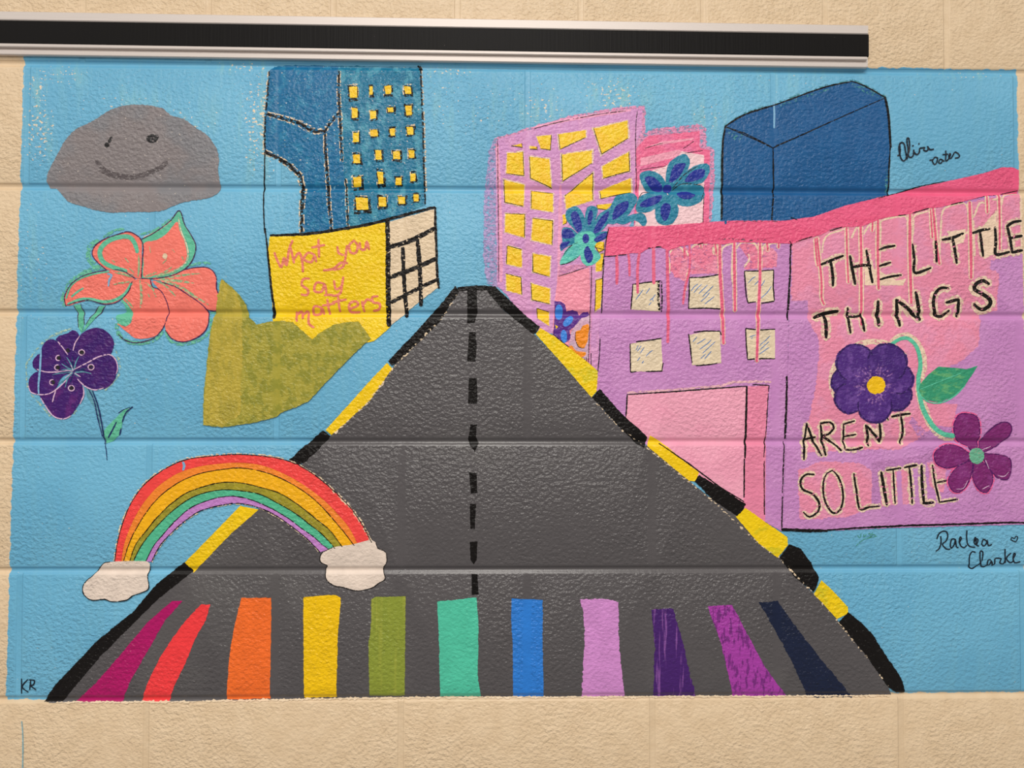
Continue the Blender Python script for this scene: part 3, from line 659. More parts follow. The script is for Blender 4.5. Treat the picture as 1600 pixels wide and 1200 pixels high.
for a, b, om in (('830,790 880,640 940,608 1000,610 1022,650 985,720 920,785', '865,772 890,690 962,658 960,710 900,762', 'petal_teal'),
              ('980,745 1060,735 1082,790 1060,815 1010,780 930,805 890,785', None, 'petal_teal'),
              ('690,880 590,790 578,720 640,690 680,730 700,800', '620,800 608,740 640,722 668,770 676,830 650,852', 'petal_teal'),
              ('690,880 700,720 730,688 772,700 772,740 730,880', '712,800 715,740 735,713 747,740 730,802', 'petal_teal'),
              ('720,880 770,760 830,710 880,698 885,740 830,810 760,880', '748,852 780,780 840,720 836,770 780,852', 'petal_teal'),
              ('710,890 790,850 840,850 838,880 800,905 740,925', '750,900 800,862 832,855 830,880 780,912', 'petal_teal'),
              ('690,900 640,850 600,825 553,832 556,930 545,970 590,935 650,930', '556,838 600,832 630,872 610,888 558,888', 'petal_teal'),
              ('690,910 600,905 546,922 545,970 590,940', '548,922 600,908 590,930 550,962', 'petal_teal'),
              ('690,900 600,940 555,1000 540,1055 600,1040 650,1010 690,950', None, 'petal_mint'),
              ('680,900 665,1000 690,1050 720,1062 770,1040 795,1000 760,960 740,900', '690,970 715,938 747,1010 720,1047 698,1020', 'petal_mint'),
              ('640,870 700,845 750,860 765,920 730,970 670,965 630,925', None, 'petal_mint')):
    LV[0] += .22; blue_petal(t, a, b, om, LV[0])
film('flower_eye', 'petal_navy', 13, [P(ell(700, 892, 21, 30), 1, .4)], t)
film('petal_outline', 'eye_black', 12, KK('560,1000 600,945 650,915|545,1055 600,1040 650,1005', 1.0, jit=.4), t)

# ------------------------------------------------------------------ dark blue block building
t = thing('painted_building', 1260, 345, 'plain dark blue box-shaped building outlined in black, top right', 'building', 'painted city buildings')
fr(1100, 90, 3.2)
film('wall_edge', 'teal_dry', 2, [K('105,345 200,285 360,235 600,150 740,120 800,140 905,200', 7, smooth=0, jit=1)], t)
film('top_face', 'navy_building', 3, [P('105,345 200,287 360,237 600,152 740,122 800,142 905,202 700,292 500,382 345,452 230,402', 0, .6)], t)
film('left_face', 'navy_building', 3, [P('105,345 230,402 345,452 345,650 338,850 82,850 90,450', 0, .6)], t)
film('right_face', 'navy_building', 3, [P('345,452 500,382 700,292 905,202 925,300 930,450 925,720 600,800 338,850 345,650', 0, .6)], t)
film('wall_edge', 'teal_dry', 4, [K('120,360 160,400 190,390', 8, jit=1.5), K('740,135 800,165 870,195', 5, jit=1.2), K('380,240 560,180 640,155', 3.5, jit=1), K('915,560 915,680', 5, jit=1)], t)
film('outline', 'black', 6, [K('88,810 90,600 92,450 105,345', 3.4, jit=.6), K('105,345 200,287 360,235', 2.8, jit=.7), K('360,235 600,150 740,120', 2.4, jit=.5), K('740,120 800,142 905,200', 2.2, jit=.4), K('905,200 922,300 932,450', 4, jit=.5), K('930,450 922,600 922,690', 2.4, jit=.6)], t)
film('outline', 'black_thin', 6, KK('105,345 230,400 345,452 500,382 700,292 905,202|108,348 200,378 330,442|360,440 480,392 640,318', 1.6, smooth=0, jit=.4) + [K('345,452 348,650 338,815', 2.4, smooth=0, jit=.5)], t)
film('paint_drip', 'sky_drip', 6, [K('349,225 351,290 350,352', 3)], t, label='light blue paint drip')
film('paint_drip', 'navy_building', 22, [K('106,800 106,832', 4)], t)

# ------------------------------------------------------------------ pink shop building with dripping roof
t = thing('painted_building', 1240, 828, 'wide lilac and pink shop building with a dripping hot pink roof', 'building', 'painted city buildings')
fr(0, 0, 1)
film('front_wall', 'store_lilac', 10, [P('944,395 1000,390 1100,380 1236,370 1232,500 1228,700 1221,830 1160,795 1090,745 1010,695 932,616 936,520', 0, .6)], t)
film('side_wall', 'store_lilac', 10, [P('1236,370 1300,352 1400,335 1500,315 1593,298 1597,400 1601,600 1605,819 1500,822 1380,825 1300,829 1221,828 1228,700 1232,500', 0, .8)], t)
film('wall_wash', 'store_pink', 11, [P('1237,378 1270,368 1310,353 1375,341 1450,326 1512,318 1594,302 1596,395 1548,407 1546,420 1560,428 1558,485 1532,492 1527,542 1498,566 1445,590 1440,628 1462,662 1430,690 1405,702 1330,702 1258,708 1262,660 1275,600 1280,530 1262,500 1262,470 1236,470', 0, 2.4)], t, label='pink wash on the lilac wall')
film('wall_wash', 'store_pink', 11, [P('1246,735 1280,722 1340,722 1362,735 1362,790 1330,806 1250,812', 0, 2.2), P('1374,738 1400,733 1402,788 1376,792', 0, 1.6), P('1408,734 1424,732 1424,786 1410,788', 0, 1.6), P('1448,722 1470,716 1478,735 1474,770 1452,760', 0, 1.8), P('1437,624 1495,632 1488,668 1460,665', 0, 1.6), P('1475,575 1500,578 1500,600 1478,596', 0, 1.5)], t)
film('wall_wash', 'lilac_patch', 12, [P('1362,722 1440,712 1470,700 1480,712 1438,724 1440,730 1376,736 1376,790 1362,792', 0, 1.6), P('1425,650 1450,680 1438,690 1420,660', 0, 1.5)], t)
fr(930, 330, 5.1613)
film('wall_wash', 'wash_rose', 11, [P('775,290 800,275 930,265 985,275 990,505 770,510', 0, 1.5), P('1150,265 1300,262 1430,300 1470,350 1460,455 1200,470 1235,400', 0, 1.5), P('600,330 650,290 745,300 750,470 720,560 640,530 605,480', 0, 1.5)], t, label='rose wash between the drips')
film('drip_edge', 'cream_line', 12, KK('600,340 620,305 660,285 700,305 715,350|775,300 800,272 860,262 900,270|1020,330 1030,295 1070,270 1105,262|1140,300 1170,260 1240,252 1290,270 1308,310|1345,350 1350,290 1375,265|1390,270 1440,258 1460,262|1490,255 1560,250|735,320 748,360|1235,350 1240,390 1200,450|760,390 755,460 725,600 720,700|740,500 730,640|590,370 600,500|1010,320 1015,500 1020,600|1105,310 1100,500 1110,600|945,290 950,350', 2.6, jit=.9), t, label='cream gaps along the drips')
# roof band
fr(0, 0, 1)
ROOF = '950,355 1040,353 1100,348 1145,345 1225,345 1270,339 1320,322 1355,313 1392,304 1440,292 1497,280 1540,270 1565,262 1580,262 1591,266 1591,302 1540,306 1500,316 1470,324 1450,326 1420,335 1380,341 1345,354 1322,355 1300,357 1285,366 1268,371 1252,376 1237,381 1200,380 1150,379 1130,382 1085,381 1060,386 1045,392 1030,386 1012,389 1000,396 985,396 966,399 945,401'
film('roof', 'hot_pink', 20, [P(ROOF, 0, .6)], t, label='hot pink roof band')
film('roof_mark', 'old_grey', 21, [K('1122,374 1150,374 1175,376', 2.5, jit=.8), K('1182,375 1200,375', 2.5, jit=.8), K('1130,348 1170,346 1225,347', 1.6, jit=.8), K('1325,350 1338,346', 2, jit=.8)], t)
film('outline', 'black_thin', 21, KK('945,401 963,400|966,399 978,398|1012,388 1020,387|1025,386 1033,386|1090,382 1098,380|1233,377 1237,384|1243,378 1268,370|1296,361 1315,355|1403,337 1414,336|1425,333 1450,326|1485,320 1503,316|1565,303 1590,298|1372,310 1400,302 1440,291 1475,284|1235,340 1245,344', 1.5, smooth=0, jit=.4) + KK('951,356 947,375 944,402', 1.6, jit=.5), t)
DRIPS = [('963,398 964,420 963.5,444', 4.4), ('981,394 983,410 983.5,431', 3.2), ('999,392 996,420 996,458', 4), ('1021,386 1021,410 1021.5,443', 4.6), ('1042,388 1043,440 1044,490 1043,535', 4.4), ('1069,384 1069,404', 2.6), ('1077,382 1077,420 1070,450 1067,475', 3.4), ('1094,380 1095,387', 2.4), ('1117,380 1119,398', 3), ('1124,378 1125,430 1128,480 1130,537', 4.4), ('1147,378 1147,420 1148,486', 4), ('1187,376 1187,430 1185,480 1182,565', 4), ('1198,378 1199,392', 3), ('1216,378 1216,388', 2.6),
         ('1276,372 1279,400 1283,440 1283,465 1287,476', 3), ('1273,373 1275,400 1277,416', 2.6), ('1322,356 1323,400 1325,442', 2.6), ('1344,352 1345,420 1345,508', 3.6), ('1371,342 1371,400 1372,452', 3.6), ('1363,344 1362,362', 2.4), ('1421,334 1421,400 1423,474', 4), ('1457,325 1462,380 1467,413', 3.4), ('1453,327 1456,372', 2.2), ('1514,316 1516,380 1516.5,435', 4), ('1541,306 1542,333', 2.6), ('1560,302 1561,350 1561,390', 3)]
film('drip_halo', 'cream_line', 13, [K(a, w + 4.6, jit=.7, taper=.1) for a, w in DRIPS[14:]] + [K(a, w + 3, jit=.7, taper=.1) for a, w in DRIPS[7:14]], t, label='cream halo along the drips')
film('drip_halo', 'cream_line', 13, KK('1284,395 1290,370 1318,358|1330,372 1338,356 1343,362|1349,366 1358,352 1368,352|1376,360 1378,345 1412,338 1417,345|1426,345 1430,336 1450,330|1470,345 1475,326 1505,318 1511,330|1520,340 1530,318 1537,318|1550,312 1558,312|1565,320 1568,306 1590,302|1376,360 1372,400|1417,345 1419,400|1427,345 1424,400 1430,420|1470,345 1467,400|1511,330 1513,360 1495,370 1490,380|1555,330 1553,390|1520,345 1522,400|1594,305 1595,395', 3, jit=.9) + [P('1350,412 1400,438 1415,436 1410,446 1350,446', 0, 1.2), P('1536,352 1556,330 1556,395 1536,405', 0, 1.4), P('1478,362 1508,358 1506,380 1490,384', 0, 1.4)], t)
for a, w in DRIPS: film('drip', 'drip_pink', 16, [K(a, w * 1.12, jit=.35, taper=.15)], t)
# shop windows
fr(760, 360, 3.3333)
for a, str_, ol in (('765,280 900,265 905,422 755,412', '778,360 800,330 815,310|830,330 845,310 850,300|870,350 850,365|880,335 865,355 868,370|845,390 858,375', '760,282 830,272 905,263|762,285 752,410'),
              ('1055,247 1210,232 1222,410 1052,408', '1065,315 1085,290 1100,280|1080,325 1100,300 1120,282|1105,330 1150,285|1125,345 1180,290|1115,372 1145,345 1160,325|1135,385 1185,345', '1055,247 1130,245 1208,232|1057,247 1052,408|1052,408 1140,405 1224,410|1222,330 1226,408'),
              ('1345,212 1495,208 1497,372 1362,378', '1362,275 1385,250 1400,242|1395,285 1425,255|1420,300 1440,275 1448,260|1420,360 1460,325 1482,292', '1342,212 1420,213 1495,207|1342,212 1348,300 1352,345 1362,378 1400,372|1495,207 1492,300 1498,368|1430,380 1495,370'),
              ('745,592 910,565 918,735 750,735', '778,625 790,600|785,630 805,602|800,640 820,610|830,655 850,635 865,625|785,680 800,660|810,692 818,680', '748,590 750,735|780,580 850,572 910,563|750,738 780,735|830,735 915,733|920,690 912,735'),
              ('1055,545 1130,528 1215,527 1222,690 1150,698 1070,702', '1075,580 1095,555|1095,592 1140,565|1110,620 1150,590 1170,570|1125,640 1190,580|1115,668 1140,645|1135,670 1170,630', '1052,540 1060,600 1070,690|1080,530 1140,525 1215,525|1215,525 1222,545|1090,705 1150,700 1200,692'),
              ('1348,515 1502,515 1503,670 1358,675', '1370,555 1400,545|1420,600 1450,575 1475,550|1425,620 1470,580|1420,645 1470,610|1378,565 1385,558', '1348,512 1420,520 1502,514|1348,515 1358,672|1358,672 1430,668 1503,668')):
    w = film('window', 'window_cream', 14, [P(a, 0, .6)], t, label='cream window with blue glints')
    film('glint', 'glass_blue', 15, KK(str_, 1.2, jit=.15), w); film('window_outline', 'black', 15, KK(ol, 2.0, smooth=0, jit=.5), w)
w = film('window_shade', 'black_dry', 15, [K('897,268 895,340 900,418', 4, smooth=0, jit=1), K('910,265 914,340 912,424', 2.4, smooth=0, jit=.4)], t)
# garage door
g = film('garage_door', 'garage_pink', 13, [P('735,855 1355,812 1345,1185 1335,1440 1200,1345 1000,1215 860,1115 800,1060 722,985', 0, .6)], t, label='large pale pink garage door')
film('door_frame', 'pink_halo', 12.5, [K('735,845 1000,828 1200,812 1300,790 1480,790', 4, jit=1)], g)
film('garage_door_side', 'garage_side', 13, [P('1360,812 1470,808 1455,1100 1450,1530 1335,1440 1350,1100', 0, .6)], t, label='deeper pink strip beside the garage door')
film('outline', 'black', 15, [K('735,855 1000,838 1200,822 1355,812', 2.2, smooth=0, jit=.5), K('1355,812 1350,1000 1345,1185', 3.4, smooth=0, jit=.4), K('1342,1190 1340,1390', 2.4, smooth=0, jit=.5), K('1385,802 1470,808 1468,840', 1.8, smooth=0, jit=.5), K('1466,850 1455,1040 1443,1180', 1.6, smooth=0, jit=.5), K('1445,1200 1446,1480', 1.6, smooth=0, jit=.5), K('733,855 726,970', 2.4, smooth=0, jit=.5)], t)
film('outline', 'black', 15, [K('900,1110 1060,1220 1220,1340 1340,1412', 2, smooth=0, jit=.4), K('612,150 606,250 600,430', 1.6, jit=.4), K('592,565 588,650 580,735', 1.6, jit=.4)], t)
fr(0, 0, 1)
film('outline', 'black_thin', 15, [K('1235,373 1234,430', 2.6, smooth=0, jit=.8), K('1234,430 1230,500', 3.2, smooth=0, jit=.6), K('1229,588 1228,640 1226,685', 3.4, smooth=0, jit=.7), K('1225,690 1222,770', 2, smooth=0, jit=.6), K('1222,776 1221,826', 2, smooth=0, jit=.5)], t, label='broken black corner line')
film('outline', 'black', 15, [K('1221,827 1266,829 1292,829', (5.5, 4), smooth=0, jit=.9), K('1292,828 1333,825 1413,821 1493,819 1573,816 1606,817', 3, smooth=0, jit=.7)], t)

# shop lettering
t = thing('painted_lettering', 1400, 815, 'black slogan "THE LITTLE THINGS AREN\'T SO LITTLE" on the pink shop wall', 'lettering')
fr(1200, 300, 4)
LET = [('330,455 400,425 468,400|385,425 400,500 403,588', 4), ('510,400 525,490 542,577|525,472 580,460 640,462|612,365 630,470 650,568', 4.2), ('690,362 740,345 792,337|690,465 765,440|697,548 760,530 830,520', 3.2), ('900,325 910,420 915,505 1015,475', 4), ('1045,305 1048,380 1050,440', 3.6), ('1085,300 1150,287 1218,260|1150,290 1165,370 1176,447', 4), ('1275,257 1330,240 1388,230|1320,245 1330,320 1340,402', 4), ('1415,220 1420,310 1420,390 1505,375', 4.2), ('1490,212 1510,300 1522,380|1490,215 1530,190 1578,183|1505,292 1540,282 1584,275|1520,380 1560,370 1586,366', 4),
       ('285,788 350,760 435,745|350,765 360,840 360,912', 5), ('495,725 500,800 513,882|500,778 550,778 585,770|580,760 590,820 600,870', 3.6), ('685,682 683,760 690,837', 5), ('800,672 805,760 820,838|802,675 870,730 947,800|920,625 935,710 947,800', 4.8), ('1125,605 1080,600 1040,640 1030,710 1050,770 1090,775 1128,740|1110,692 1150,680 1190,672|1190,672 1185,720 1183,780', 4.4), ('1378,577 1340,555 1295,577 1288,610 1340,640 1382,672 1380,710 1330,735 1283,703', 5.4)]
LE2 = [('225,305 212,400 208,517|225,310 260,400 312,495|212,400 275,385', 3.2), ('305,310 315,400 335,492|305,305 360,300 382,330 350,370 320,380 380,420 427,465', 3.2), ('440,310 440,390 450,460|440,310 505,290|445,382 512,370|450,460 500,460 552,445', 2.6), ('570,315 580,370 586,437|575,320 620,370 658,415|650,300 655,350 658,415', 3.6), ('695,270 702,287', 2), ('722,266 780,255 830,248|775,260 785,340 775,425', 3.2),
       ('268,605 220,605 190,640 200,690 260,720 297,770 290,820 240,852 205,825', 3), ('375,580 335,610 320,680 335,770 380,830 420,810 438,730 415,630 375,580', 2.8), ('500,600 515,700 535,805 590,795 652,790', 3), ('660,590 675,680 693,783', 4.2), ('690,580 740,572 777,568|730,575 735,670 742,775', 2.6), ('795,565 830,556 870,550|825,560 835,660 842,775', 3.2), ('897,550 900,660 910,772|905,772 935,772 967,768', 4), ('960,550 975,650 1002,767|985,652 1050,640|1002,767 1060,757 1108,750', 2.6)]
for frame, lst, hw in (((1200, 300, 4), LET, 3.0), ((1200, 580, 3.75), LE2, 3.2)):
    fr(*frame)
    for a, w in lst:
        o = film('letter', 'black_thin', 17, KK(a, w * 1.15, smooth=1 if len(a) > 110 and '|' not in a else 1, jit=.5, taper=.3), t)
        film('letter_halo', 'cream_halo', 14, KK(a, w * hw, jit=1.7, taper=.1), o, label='cream halo behind the letter')

# ------------------------------------------------------------------ flowers on the shop wall
t = thing('painted_flower', 1365, 664, 'purple flower with a yellow centre and curved mint stem on the shop wall', 'flower', 'painted flowers')
fr(0, 0, 1)
film('flower_halo', 'cream_halo', 14, [K([(1364 + 66 * math.cos(a * .35), 598 + 64 * math.sin(a * .35)) for a in range(8, 17)], 9, jit=1.3)], t, label='cream halo')
def lobe(x, y, r, m_, lv):
    q = [(x + r * (1 + .05 * math.sin(3 * a + x)) * math.cos(a), y + r * math.sin(a)) for a in [i * math.pi / 9 for i in range(18)]]
    o = film('petal', m_, lv, [P(q, 1, 1.4)], t)
    ca = math.atan2(y - 599, x - 1364)
    film('petal_rim', 'daisy_line', lv + .2, [K([(x + (r - 1.6) * math.cos(ca + b), y + (r - 1.6) * math.sin(ca + b)) for b in [-1.9 + .25 * i for i in range(16)]], 3, jit=1.1)], o)
    film('petal_blend', 'daisy_pale', lv + .3, [K([(1366 + math.cos(ca + d) * q1, 600 + math.sin(ca + d) * q1) for q1 in (13, 22, 33)], (5, 2), jit=1.2) for d in (-.42, -.2, 0, .2, .42)], o)
film('petal', 'daisy_dark', 18, [P(ell(1364, 598, 44, 40), 1, .6)], t)
for x, y, r, m_, lv in ((1320, 596, 23, 'daisy_dark', 19), (1327, 622, 25, 'daisy', 19.5), (1399, 617, 26, 'daisy_dark', 19), (1402, 592, 25, 'daisy', 19.5), (1336, 568, 31, 'daisy', 20), (1385, 568, 32, 'daisy_dark', 20.5), (1366, 634, 28, 'daisy', 21)): lobe(x, y, r, m_, lv)
film('flower_eye', 'daisy_gold', 23, [P(ell(1368, 602, 14.5, 14), 1, 1.4)], t, label='yellow centre')
film('stem', 'stem_mint', 18, [K('1392,538 1405,530 1418,529 1430,540 1436,557 1437,575 1434,592 1436,618 1444,645 1459,668 1474,678 1490,681', (5.5, 8), jit=.4, taper=.1)], t, label='curved mint stem')
film('stem_halo', 'cream_halo', 14, [K('1392,536 1405,527 1418,526 1432,538 1440,557 1441,575 1437,592 1437,618 1446,647 1459,671 1474,682 1490,684', 13, jit=1)], t)
film('leaf', 'leaf_green', 19, [P('1434,610 1437,600 1450,585 1465,573 1490,575 1510,577 1527,571 1520,583 1505,604 1488,620 1467,629 1442,624', 0, .5)], t)
film('leaf_vein', 'stem_mint', 20, [K('1437,608 1470,595 1500,583', 1.4), K('1437,618 1450,628 1470,629 1490,619 1507,602', 2)], t)
t = thing('painted_flower', 1522, 770, 'berry magenta six-petalled flower with a mint centre and pink edges', 'flower', 'painted flowers')
fr(1200, 580, 3.75)
PB = ['1165,440 1100,395 1085,320 1110,260 1160,248 1220,268 1237,340 1225,435 1200,470', '1225,465 1260,380 1340,310 1400,300 1425,340 1390,400 1310,450 1240,480', '1240,485 1340,485 1410,510 1420,570 1400,632 1340,622 1285,560', '1205,530 1250,530 1300,580 1312,640 1280,707 1230,692 1195,620', '1195,520 1120,550 1070,600 1053,650 1080,702 1130,702 1170,652 1192,580', '1190,490 1100,435 1020,438 973,480 985,542 1050,567 1120,547 1180,515']
for i, a in enumerate(PB):
    p = film('petal', 'berry', 18 + .4 * i, [P(a, 1, .5)], t)
    if i in (0, 3, 4, 5): film('petal_edge', 'neon_pink', 17, [K(a, 5.5, jit=.5)], p, label='hot pink edge')
    film('petal_outline', 'berry_line', 21, [K(a + ' ' + a.split()[0], 1.6, jit=.5)], p)
film('petal_glint', 'pale_lilac', 22, KK('1100,690 1140,685 1165,640|1345,612 1380,615 1405,590|1240,465 1300,440|1270,520 1290,570|1250,690 1290,670', 1.2), t, label='pale lilac edge strokes')
film('flower_eye', 'berry_eye', 23, [P(ell(1218, 495, 46, 47), 1, 1)], t, label='mint centre with red specks')

# ------------------------------------------------------------------ road
t = thing('painted_road', 740, 1092, 'dark grey road narrowing to the top, dashed black middle line, yellow and black kerbs', 'road')
fr(0, 0, 1)
film('road_surface', 'grey_road', 12, [P('714,452 745,448 766,450 782,481 834,521 880,570 926,621 969,669 1011,697 1076,751 1115,782 1151,805 1184,847 1218,870 1241,901 1272,927 1306,966 1352,1023 1387,1073 1394,1086 1330,1087 1200,1088 1050,1088 900,1089 780,1090 640,1090 520,1092 400,1094 280,1096 120,1098 76,1098 157,1024 206,975 252,930 301,893 362,832 404,795 475,722 516,682 541,658 579,623 614,573 659,528 688,501 701,481', 0, .7)], t)
SEG = [('black', '714,449 745,446 773,448 768,453 718,455', 14), ('black', '711,447 690,474 670,496 643,526 607,564 612,572 625,563 659,531 688,503 701,481 718,456', 13.5),
       ('black', '773,447 794,467 818,490 843,511 838,520 832,522 800,495 782,481 758,451', 13.5),
       ('yellow', '605,567 580,593 545,632 509,672 518,680 541,660 579,625 613,576', 13), ('black', '505,673 490,685 452,718 462,728 477,722 500,701 517,681', 14),
       ('yellow', '376,790 345,822 289,879 302,895 362,833 405,796', 13), ('black', '289,878 245,912 210,954 150,1003 87,1070 68,1097 98,1096 157,1026 206,977 252,932 302,893', 14),
       ('yellow_olive', '844,513 865,525 922,569 934,580 932,612 924,621 880,570 837,522', 13), ('black', '937,607 952,625 970,645 1000,672 1012,684 1006,700 994,693 969,669 945,643 925,621', 14),
       ('yellow', '1015,680 1032,690 1046,701 1070,722 1092,738 1087,752 1076,751 1053,732 1030,713 1011,697', 13), ('black', '1092,742 1130,765 1165,788 1160,797 1151,806 1140,799 1115,782 1085,752', 14),
       ('yellow_olive', '1164,793 1195,815 1230,839 1231,851 1222,862 1214,871 1184,848 1149,807', 13), ('black', '1233,850 1250,857 1268,881 1279,901 1276,915 1271,925 1241,901 1217,870', 14),
       ('yellow_olive', '1283,906 1303,925 1324,948 1324,958 1307,967 1290,948 1271,928', 13), ('black', '1325,956 1345,972 1364,993 1394,1039 1411,1066 1413,1082 1402,1083 1387,1073 1352,1023 1328,995 1309,973', 14)]
film('road_fleck', 'fleck', 15, [K('716,458 690,498 660,528 615,575 580,624 542,660 518,682', 3.2, smooth=0, jit=1.6)], t, label='cream flecks along the kerb')
film('road_fleck', 'fleck', 15, [K('925,622 969,670 1011,699 1076,753 1115,784 1184,849 1218,872 1272,929 1306,968 1352,1025 1390,1076', 2.6, smooth=0, jit=1.4)], t)
film('road_edge', 'cream', 17, [K('88,1097.5 280,1096.5 400,1094.5 520,1092.5 640,1090.8 800,1090 1000,1089.5 1200,1088.5 1390,1087.5', 2.2, smooth=0, jit=1.9)], t, label='ragged cream bottom edge')
for m_, a, lv in SEG: film('kerb_segment', m_, lv + 1.3, [P(a, 0, 1.0 if m_ == 'black' else .6)], t, label='black kerb segment' if m_ == 'black' else 'yellow kerb segment')
for a in ('730,451 745,451 746,487 742,505 730,505', '733,519 743,519 745,542 743,565 730,565', '733,591 745,591 746,630 731,631', '735,663 745,663 744,683 748,693 742,706 734,696 731,686 734,675', '733,738 745,739 746,770 736,771', '734,787 744,787 742,826 735,826', '734,846 746,846 745,875 740,882 735,874', '737,896 746,897 748,929 737,929'):
    film('lane_dash', 'black', 14, [P(a, 0, .7)], t)
for m_, name, frame, a in (('magenta', 'deep magenta crossing stripe, first from the left edge of the road', (0, 860, 2.857), '770,225 815,225 740,310 660,450 580,590 545,677 335,677 430,590 560,440 660,320'),
        ('red', 'bright red crossing stripe between the magenta and orange ones', (0, 860, 2.857), '900,240 940,240 920,310 870,400 830,500 780,600 755,677 630,677 665,580 720,470 800,350 860,280'),
        ('orange', 'orange crossing stripe between the red and bright yellow ones', (0, 860, 2.857), '1078,212 1212,210 1210,450 1205,664 1010,667 1025,480 1045,350'),
        ('crossing_yellow', 'bright yellow crossing stripe between the orange and olive ones', (0, 860, 2.857), '1355,208 1420,202 1500,198 1522,210 1520,250 1508,400 1502,657 1358,660 1356,400'),
        ('olive', 'olive green crossing stripe with brush marks', (540, 880, 3.2), '130,180 150,168 300,165 298,400 295,664 120,664 115,400 128,320'),
        ('teal', 'teal green crossing stripe at the foot of the middle line', (540, 880, 3.2), '458,190 560,180 655,170 665,300 660,550 675,668 472,668 468,400'),
        ('blue', 'bright blue crossing stripe right of the teal one', (540, 880, 3.2), '830,175 985,182 985,400 990,668 838,670 835,400 828,280'),
        ('lilac', 'pale lilac crossing stripe with ragged edges', (540, 880, 3.2), '1175,180 1300,178 1365,190 1365,350 1375,500 1395,665 1180,670 1195,400 1190,250'),
        ('violet', 'dark violet crossing stripe with pale brush scratches', (900, 640, 2.609), '305,815 395,810 430,930 485,1168 315,1170 320,950'),
        ('orchid', 'orchid purple crossing stripe mottled with dark brush marks', (900, 640, 2.609), '535,800 635,795 690,900 770,1050 860,1170 640,1172 590,950'),
        ('navy', 'navy crossing stripe, last one at the right kerb', (900, 640, 2.609), '745,785 820,780 900,890 1000,1020 1128,1172 945,1172 880,1030 800,880')):
    fr(*frame)
    tag(film('crossing_stripe', m_, 15, [P(a, 0, 1.6 if m_ in ('lilac', 'violet', 'navy') else .8)]), name, 'stripe', 'rainbow crossing stripes', 'thing')

# ------------------------------------------------------------------ rainbow and its clouds
t = thing('painted_rainbow', 375, 878, 'painted rainbow arching over the left edge of the road', 'rainbow')
fr(100, 660, 2.6667)
C = ['213,580 225,500 250,410 285,330 340,255 420,195 510,155 620,140 735,133 870,145 960,170 1040,215 1120,280 1190,350 1240,420 1283,500',
     '240,580 255,500 285,420 330,340 390,270 470,215 560,185 650,172 740,168 830,180 920,215 1000,260 1080,320 1140,380 1190,440 1225,508',
     '250,580 275,500 310,430 355,360 410,300 480,250 560,215 650,197 740,190 830,205 910,235 990,280 1060,335 1120,400 1170,460 1210,512',
     '275,580 300,510 345,450 390,395 440,345 510,295 590,265 660,250 740,252 820,270 900,295 980,345 1050,400 1110,450 1140,490 1160,518',
     '290,580 320,520 360,465 410,410 465,360 530,315 600,290 670,280 740,285 820,300 890,335 960,375 1020,420 1070,460 1110,500 1130,525',
     '342,578 375,515 420,460 470,405 530,355 600,325 660,310 720,308 790,325 860,355 930,395 990,440 1040,475 1080,510 1105,528',
     '366,580 402,512 454,455 512,405 570,368 645,347 720,336 800,350 880,385 960,440 1020,490 1068,540']
film('bow_ground', 'cream_pits', 14, [K(C[0], 5, jit=1.2), K(C[6], 4, jit=1)], t)
for i, m_ in enumerate(('bow_red', 'bow_orange', 'bow_yellow', 'bow_olive', 'bow_teal', 'bow_lilac')):
    a, b = catmull([tuple(map(float, q.split(','))) for q in C[i].split()], False), catmull([tuple(map(float, q.split(','))) for q in C[i + 1].split()], False)
    film('color_band', m_, 16, [P(a + b[::-1], 0, .35)], t, label=m_[4:] + ' band')
film('band_outline', 'black_thin', 18, [K(c, 1.4, jit=.45, taper=.1) for c in (C[0], C[2], C[3], C[4], C[5], C[6])], t)
film('paint_drip', 'sky_drip', 18, [K('497,165 503,180 498,198', 4)], t, label='light blue paint drip')
for a, lab, x, y, oj in (('195,580 280,576 350,580 360,600 350,640 355,690 320,710 290,720 260,740 200,745 170,735 120,740 85,715 82,680 100,655 120,640 150,605 170,585', 'small cream cloud under the left foot of the rainbow', 182, 940, 1),
                   ('1075,545 1120,520 1200,508 1270,490 1300,500 1310,525 1340,540 1345,580 1330,610 1338,650 1310,670 1280,690 1220,700 1160,685 1130,680 1095,655 1090,610 1100,595 1070,580', 'cream cloud on the road under the right foot of the rainbow', 554, 922, 1)):
    c = thing('painted_cloud', x, y, lab, 'cloud')
    film('cloud_body', 'cloud_white', 20, [P(a, 1, .5)], c)
    q = a.split(); cut_ = q[3:] + q[:1] if '195,580' in a else q[4:] + q[:2]
    film('cloud_outline', 'black_thin', 21, [K(' '.join(cut_), 1.4, jit=.5, taper=.1)], c)

# ------------------------------------------------------------------ signatures and stray marks
t = thing('signature', 1450, 258, 'two-line black cursive signature beside the dark blue building', 'signature', 'painters\' signatures')
fr(1380, 200, 11.43)
film('signature_line', 'marker', 9, KK('250,495 285,480 300,400 290,300 330,260 375,300 390,400 410,520 370,590 320,560 285,450 275,340 300,270|420,560 440,400 420,250 425,180 450,190 465,260 465,380 440,480 460,520 500,525 535,480 540,390 545,430 590,480 640,440 645,370 690,360 740,350 715,395 765,415 800,380 785,325 830,390 895,380|515,322 535,318|625,288 640,285', 2.2, jit=.15, taper=0), t)
film('signature_line', 'marker', 9, KK('825,578 880,570 920,525 965,540 950,620 910,655 875,600 885,560|1050,570 1010,560 985,620 1030,630 1060,580 1080,600|1060,478 1150,470|1110,410 1115,480 1110,590 1150,570 1200,480 1180,460 1165,530 1210,540 1280,430 1355,490 1340,530 1280,540', 2.0, jit=.15, taper=0), t)
t = thing('signature', 1530, 888, 'two-line black cursive signature with a small heart below the shop wall', 'signature', 'painters\' signatures')
fr(1440, 820, 10)
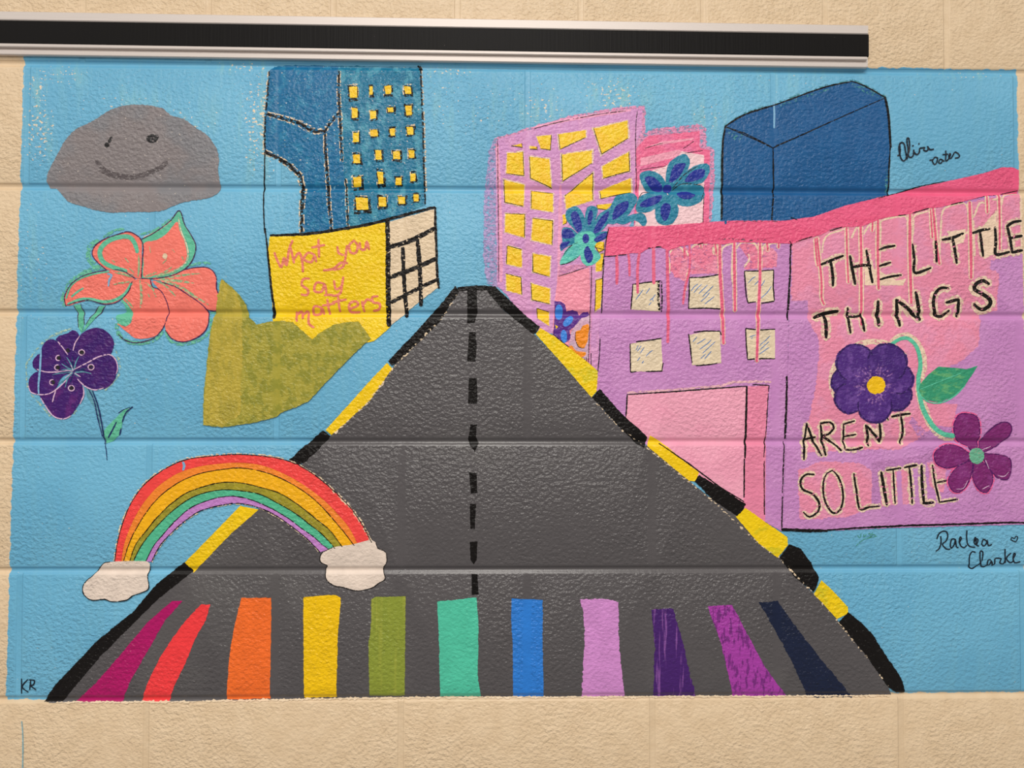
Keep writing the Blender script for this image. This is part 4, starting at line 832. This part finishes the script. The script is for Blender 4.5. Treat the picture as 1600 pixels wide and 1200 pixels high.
film('signature_line', 'marker', 5, KK('235,220 260,150 320,100 390,110 405,190 370,260 320,300 380,375 440,380|295,180 300,280 270,370 220,410|520,225 470,220 445,300 460,365 510,300 525,225 540,340 570,355|585,270 620,215 600,185 585,260 610,330 660,355 700,320|705,90 700,200 720,310 780,345 830,345|815,265 845,210 830,195 815,270 850,310 880,240 855,215 850,310 890,330|1010,250 960,225 935,300 970,330 1010,290 1020,235 1040,325 1090,305', 2.0, jit=.15, taper=0), t)
film('signature_line', 'marker', 5, KK('835,430 790,415 750,470 740,570 755,660 810,690 880,640 925,570|940,410 910,420 915,580 945,650 1000,660 1030,630|930,410 955,430 940,560|1075,545 1035,550 1025,620 1060,630 1085,555 1110,640 1140,600 1140,530 1190,520 1240,530 1215,590 1270,610 1300,560|1300,380 1300,480 1305,590|1390,440 1320,520 1380,590 1430,560|1430,520 1460,460 1440,440 1425,520 1450,590 1535,575', 2.0, jit=.15, taper=0), t)
film('heart', 'marker', 5, KK('1460,265 1395,235 1405,195 1445,215 1465,180 1495,185 1490,230 1462,268', 1.6, jit=.1, taper=0), t, label='small drawn heart')
t = thing('signature', 44, 1083, 'black initials KR in the bottom left corner of the mural', 'signature', 'painters\' signatures')
fr(0, 860, 2.857)
film('letter', 'marker', 5, KK('97,572 97,638|125,575 100,608 128,632', 2.0, jit=.2), t)
film('letter', 'marker', 5, KK('138,580 134,622|130,577 155,580 150,600 138,603 162,622', 2.0, jit=.2), t)
t = thing('signature', 1350, 850, 'faint green handwriting just under the black base line of the shop', 'signature', 'painters\' signatures')
fr(1200, 580, 3.75)
film('signature_line', 'faint_green', 5, KK('498,985 520,960 535,978|515,1022 560,985 636,965|545,950 540,975|560,955 562,972 575,955|585,970 600,955 590,950 588,968 605,965|612,942 605,960 620,955 628,965', 1.2, jit=.3), t)
fr(0, 860, 2.857)
tag(film('paint_drip', 'tile_drip', 2, [K('98,762 103,850 101,1020', 2.0, jit=.3)]), 'thin pale blue paint drip on the cream blocks, bottom left', 'drip', None, 'thing')

for o in list(bpy.data.objects):
    if '_org' in o: del o['_org']
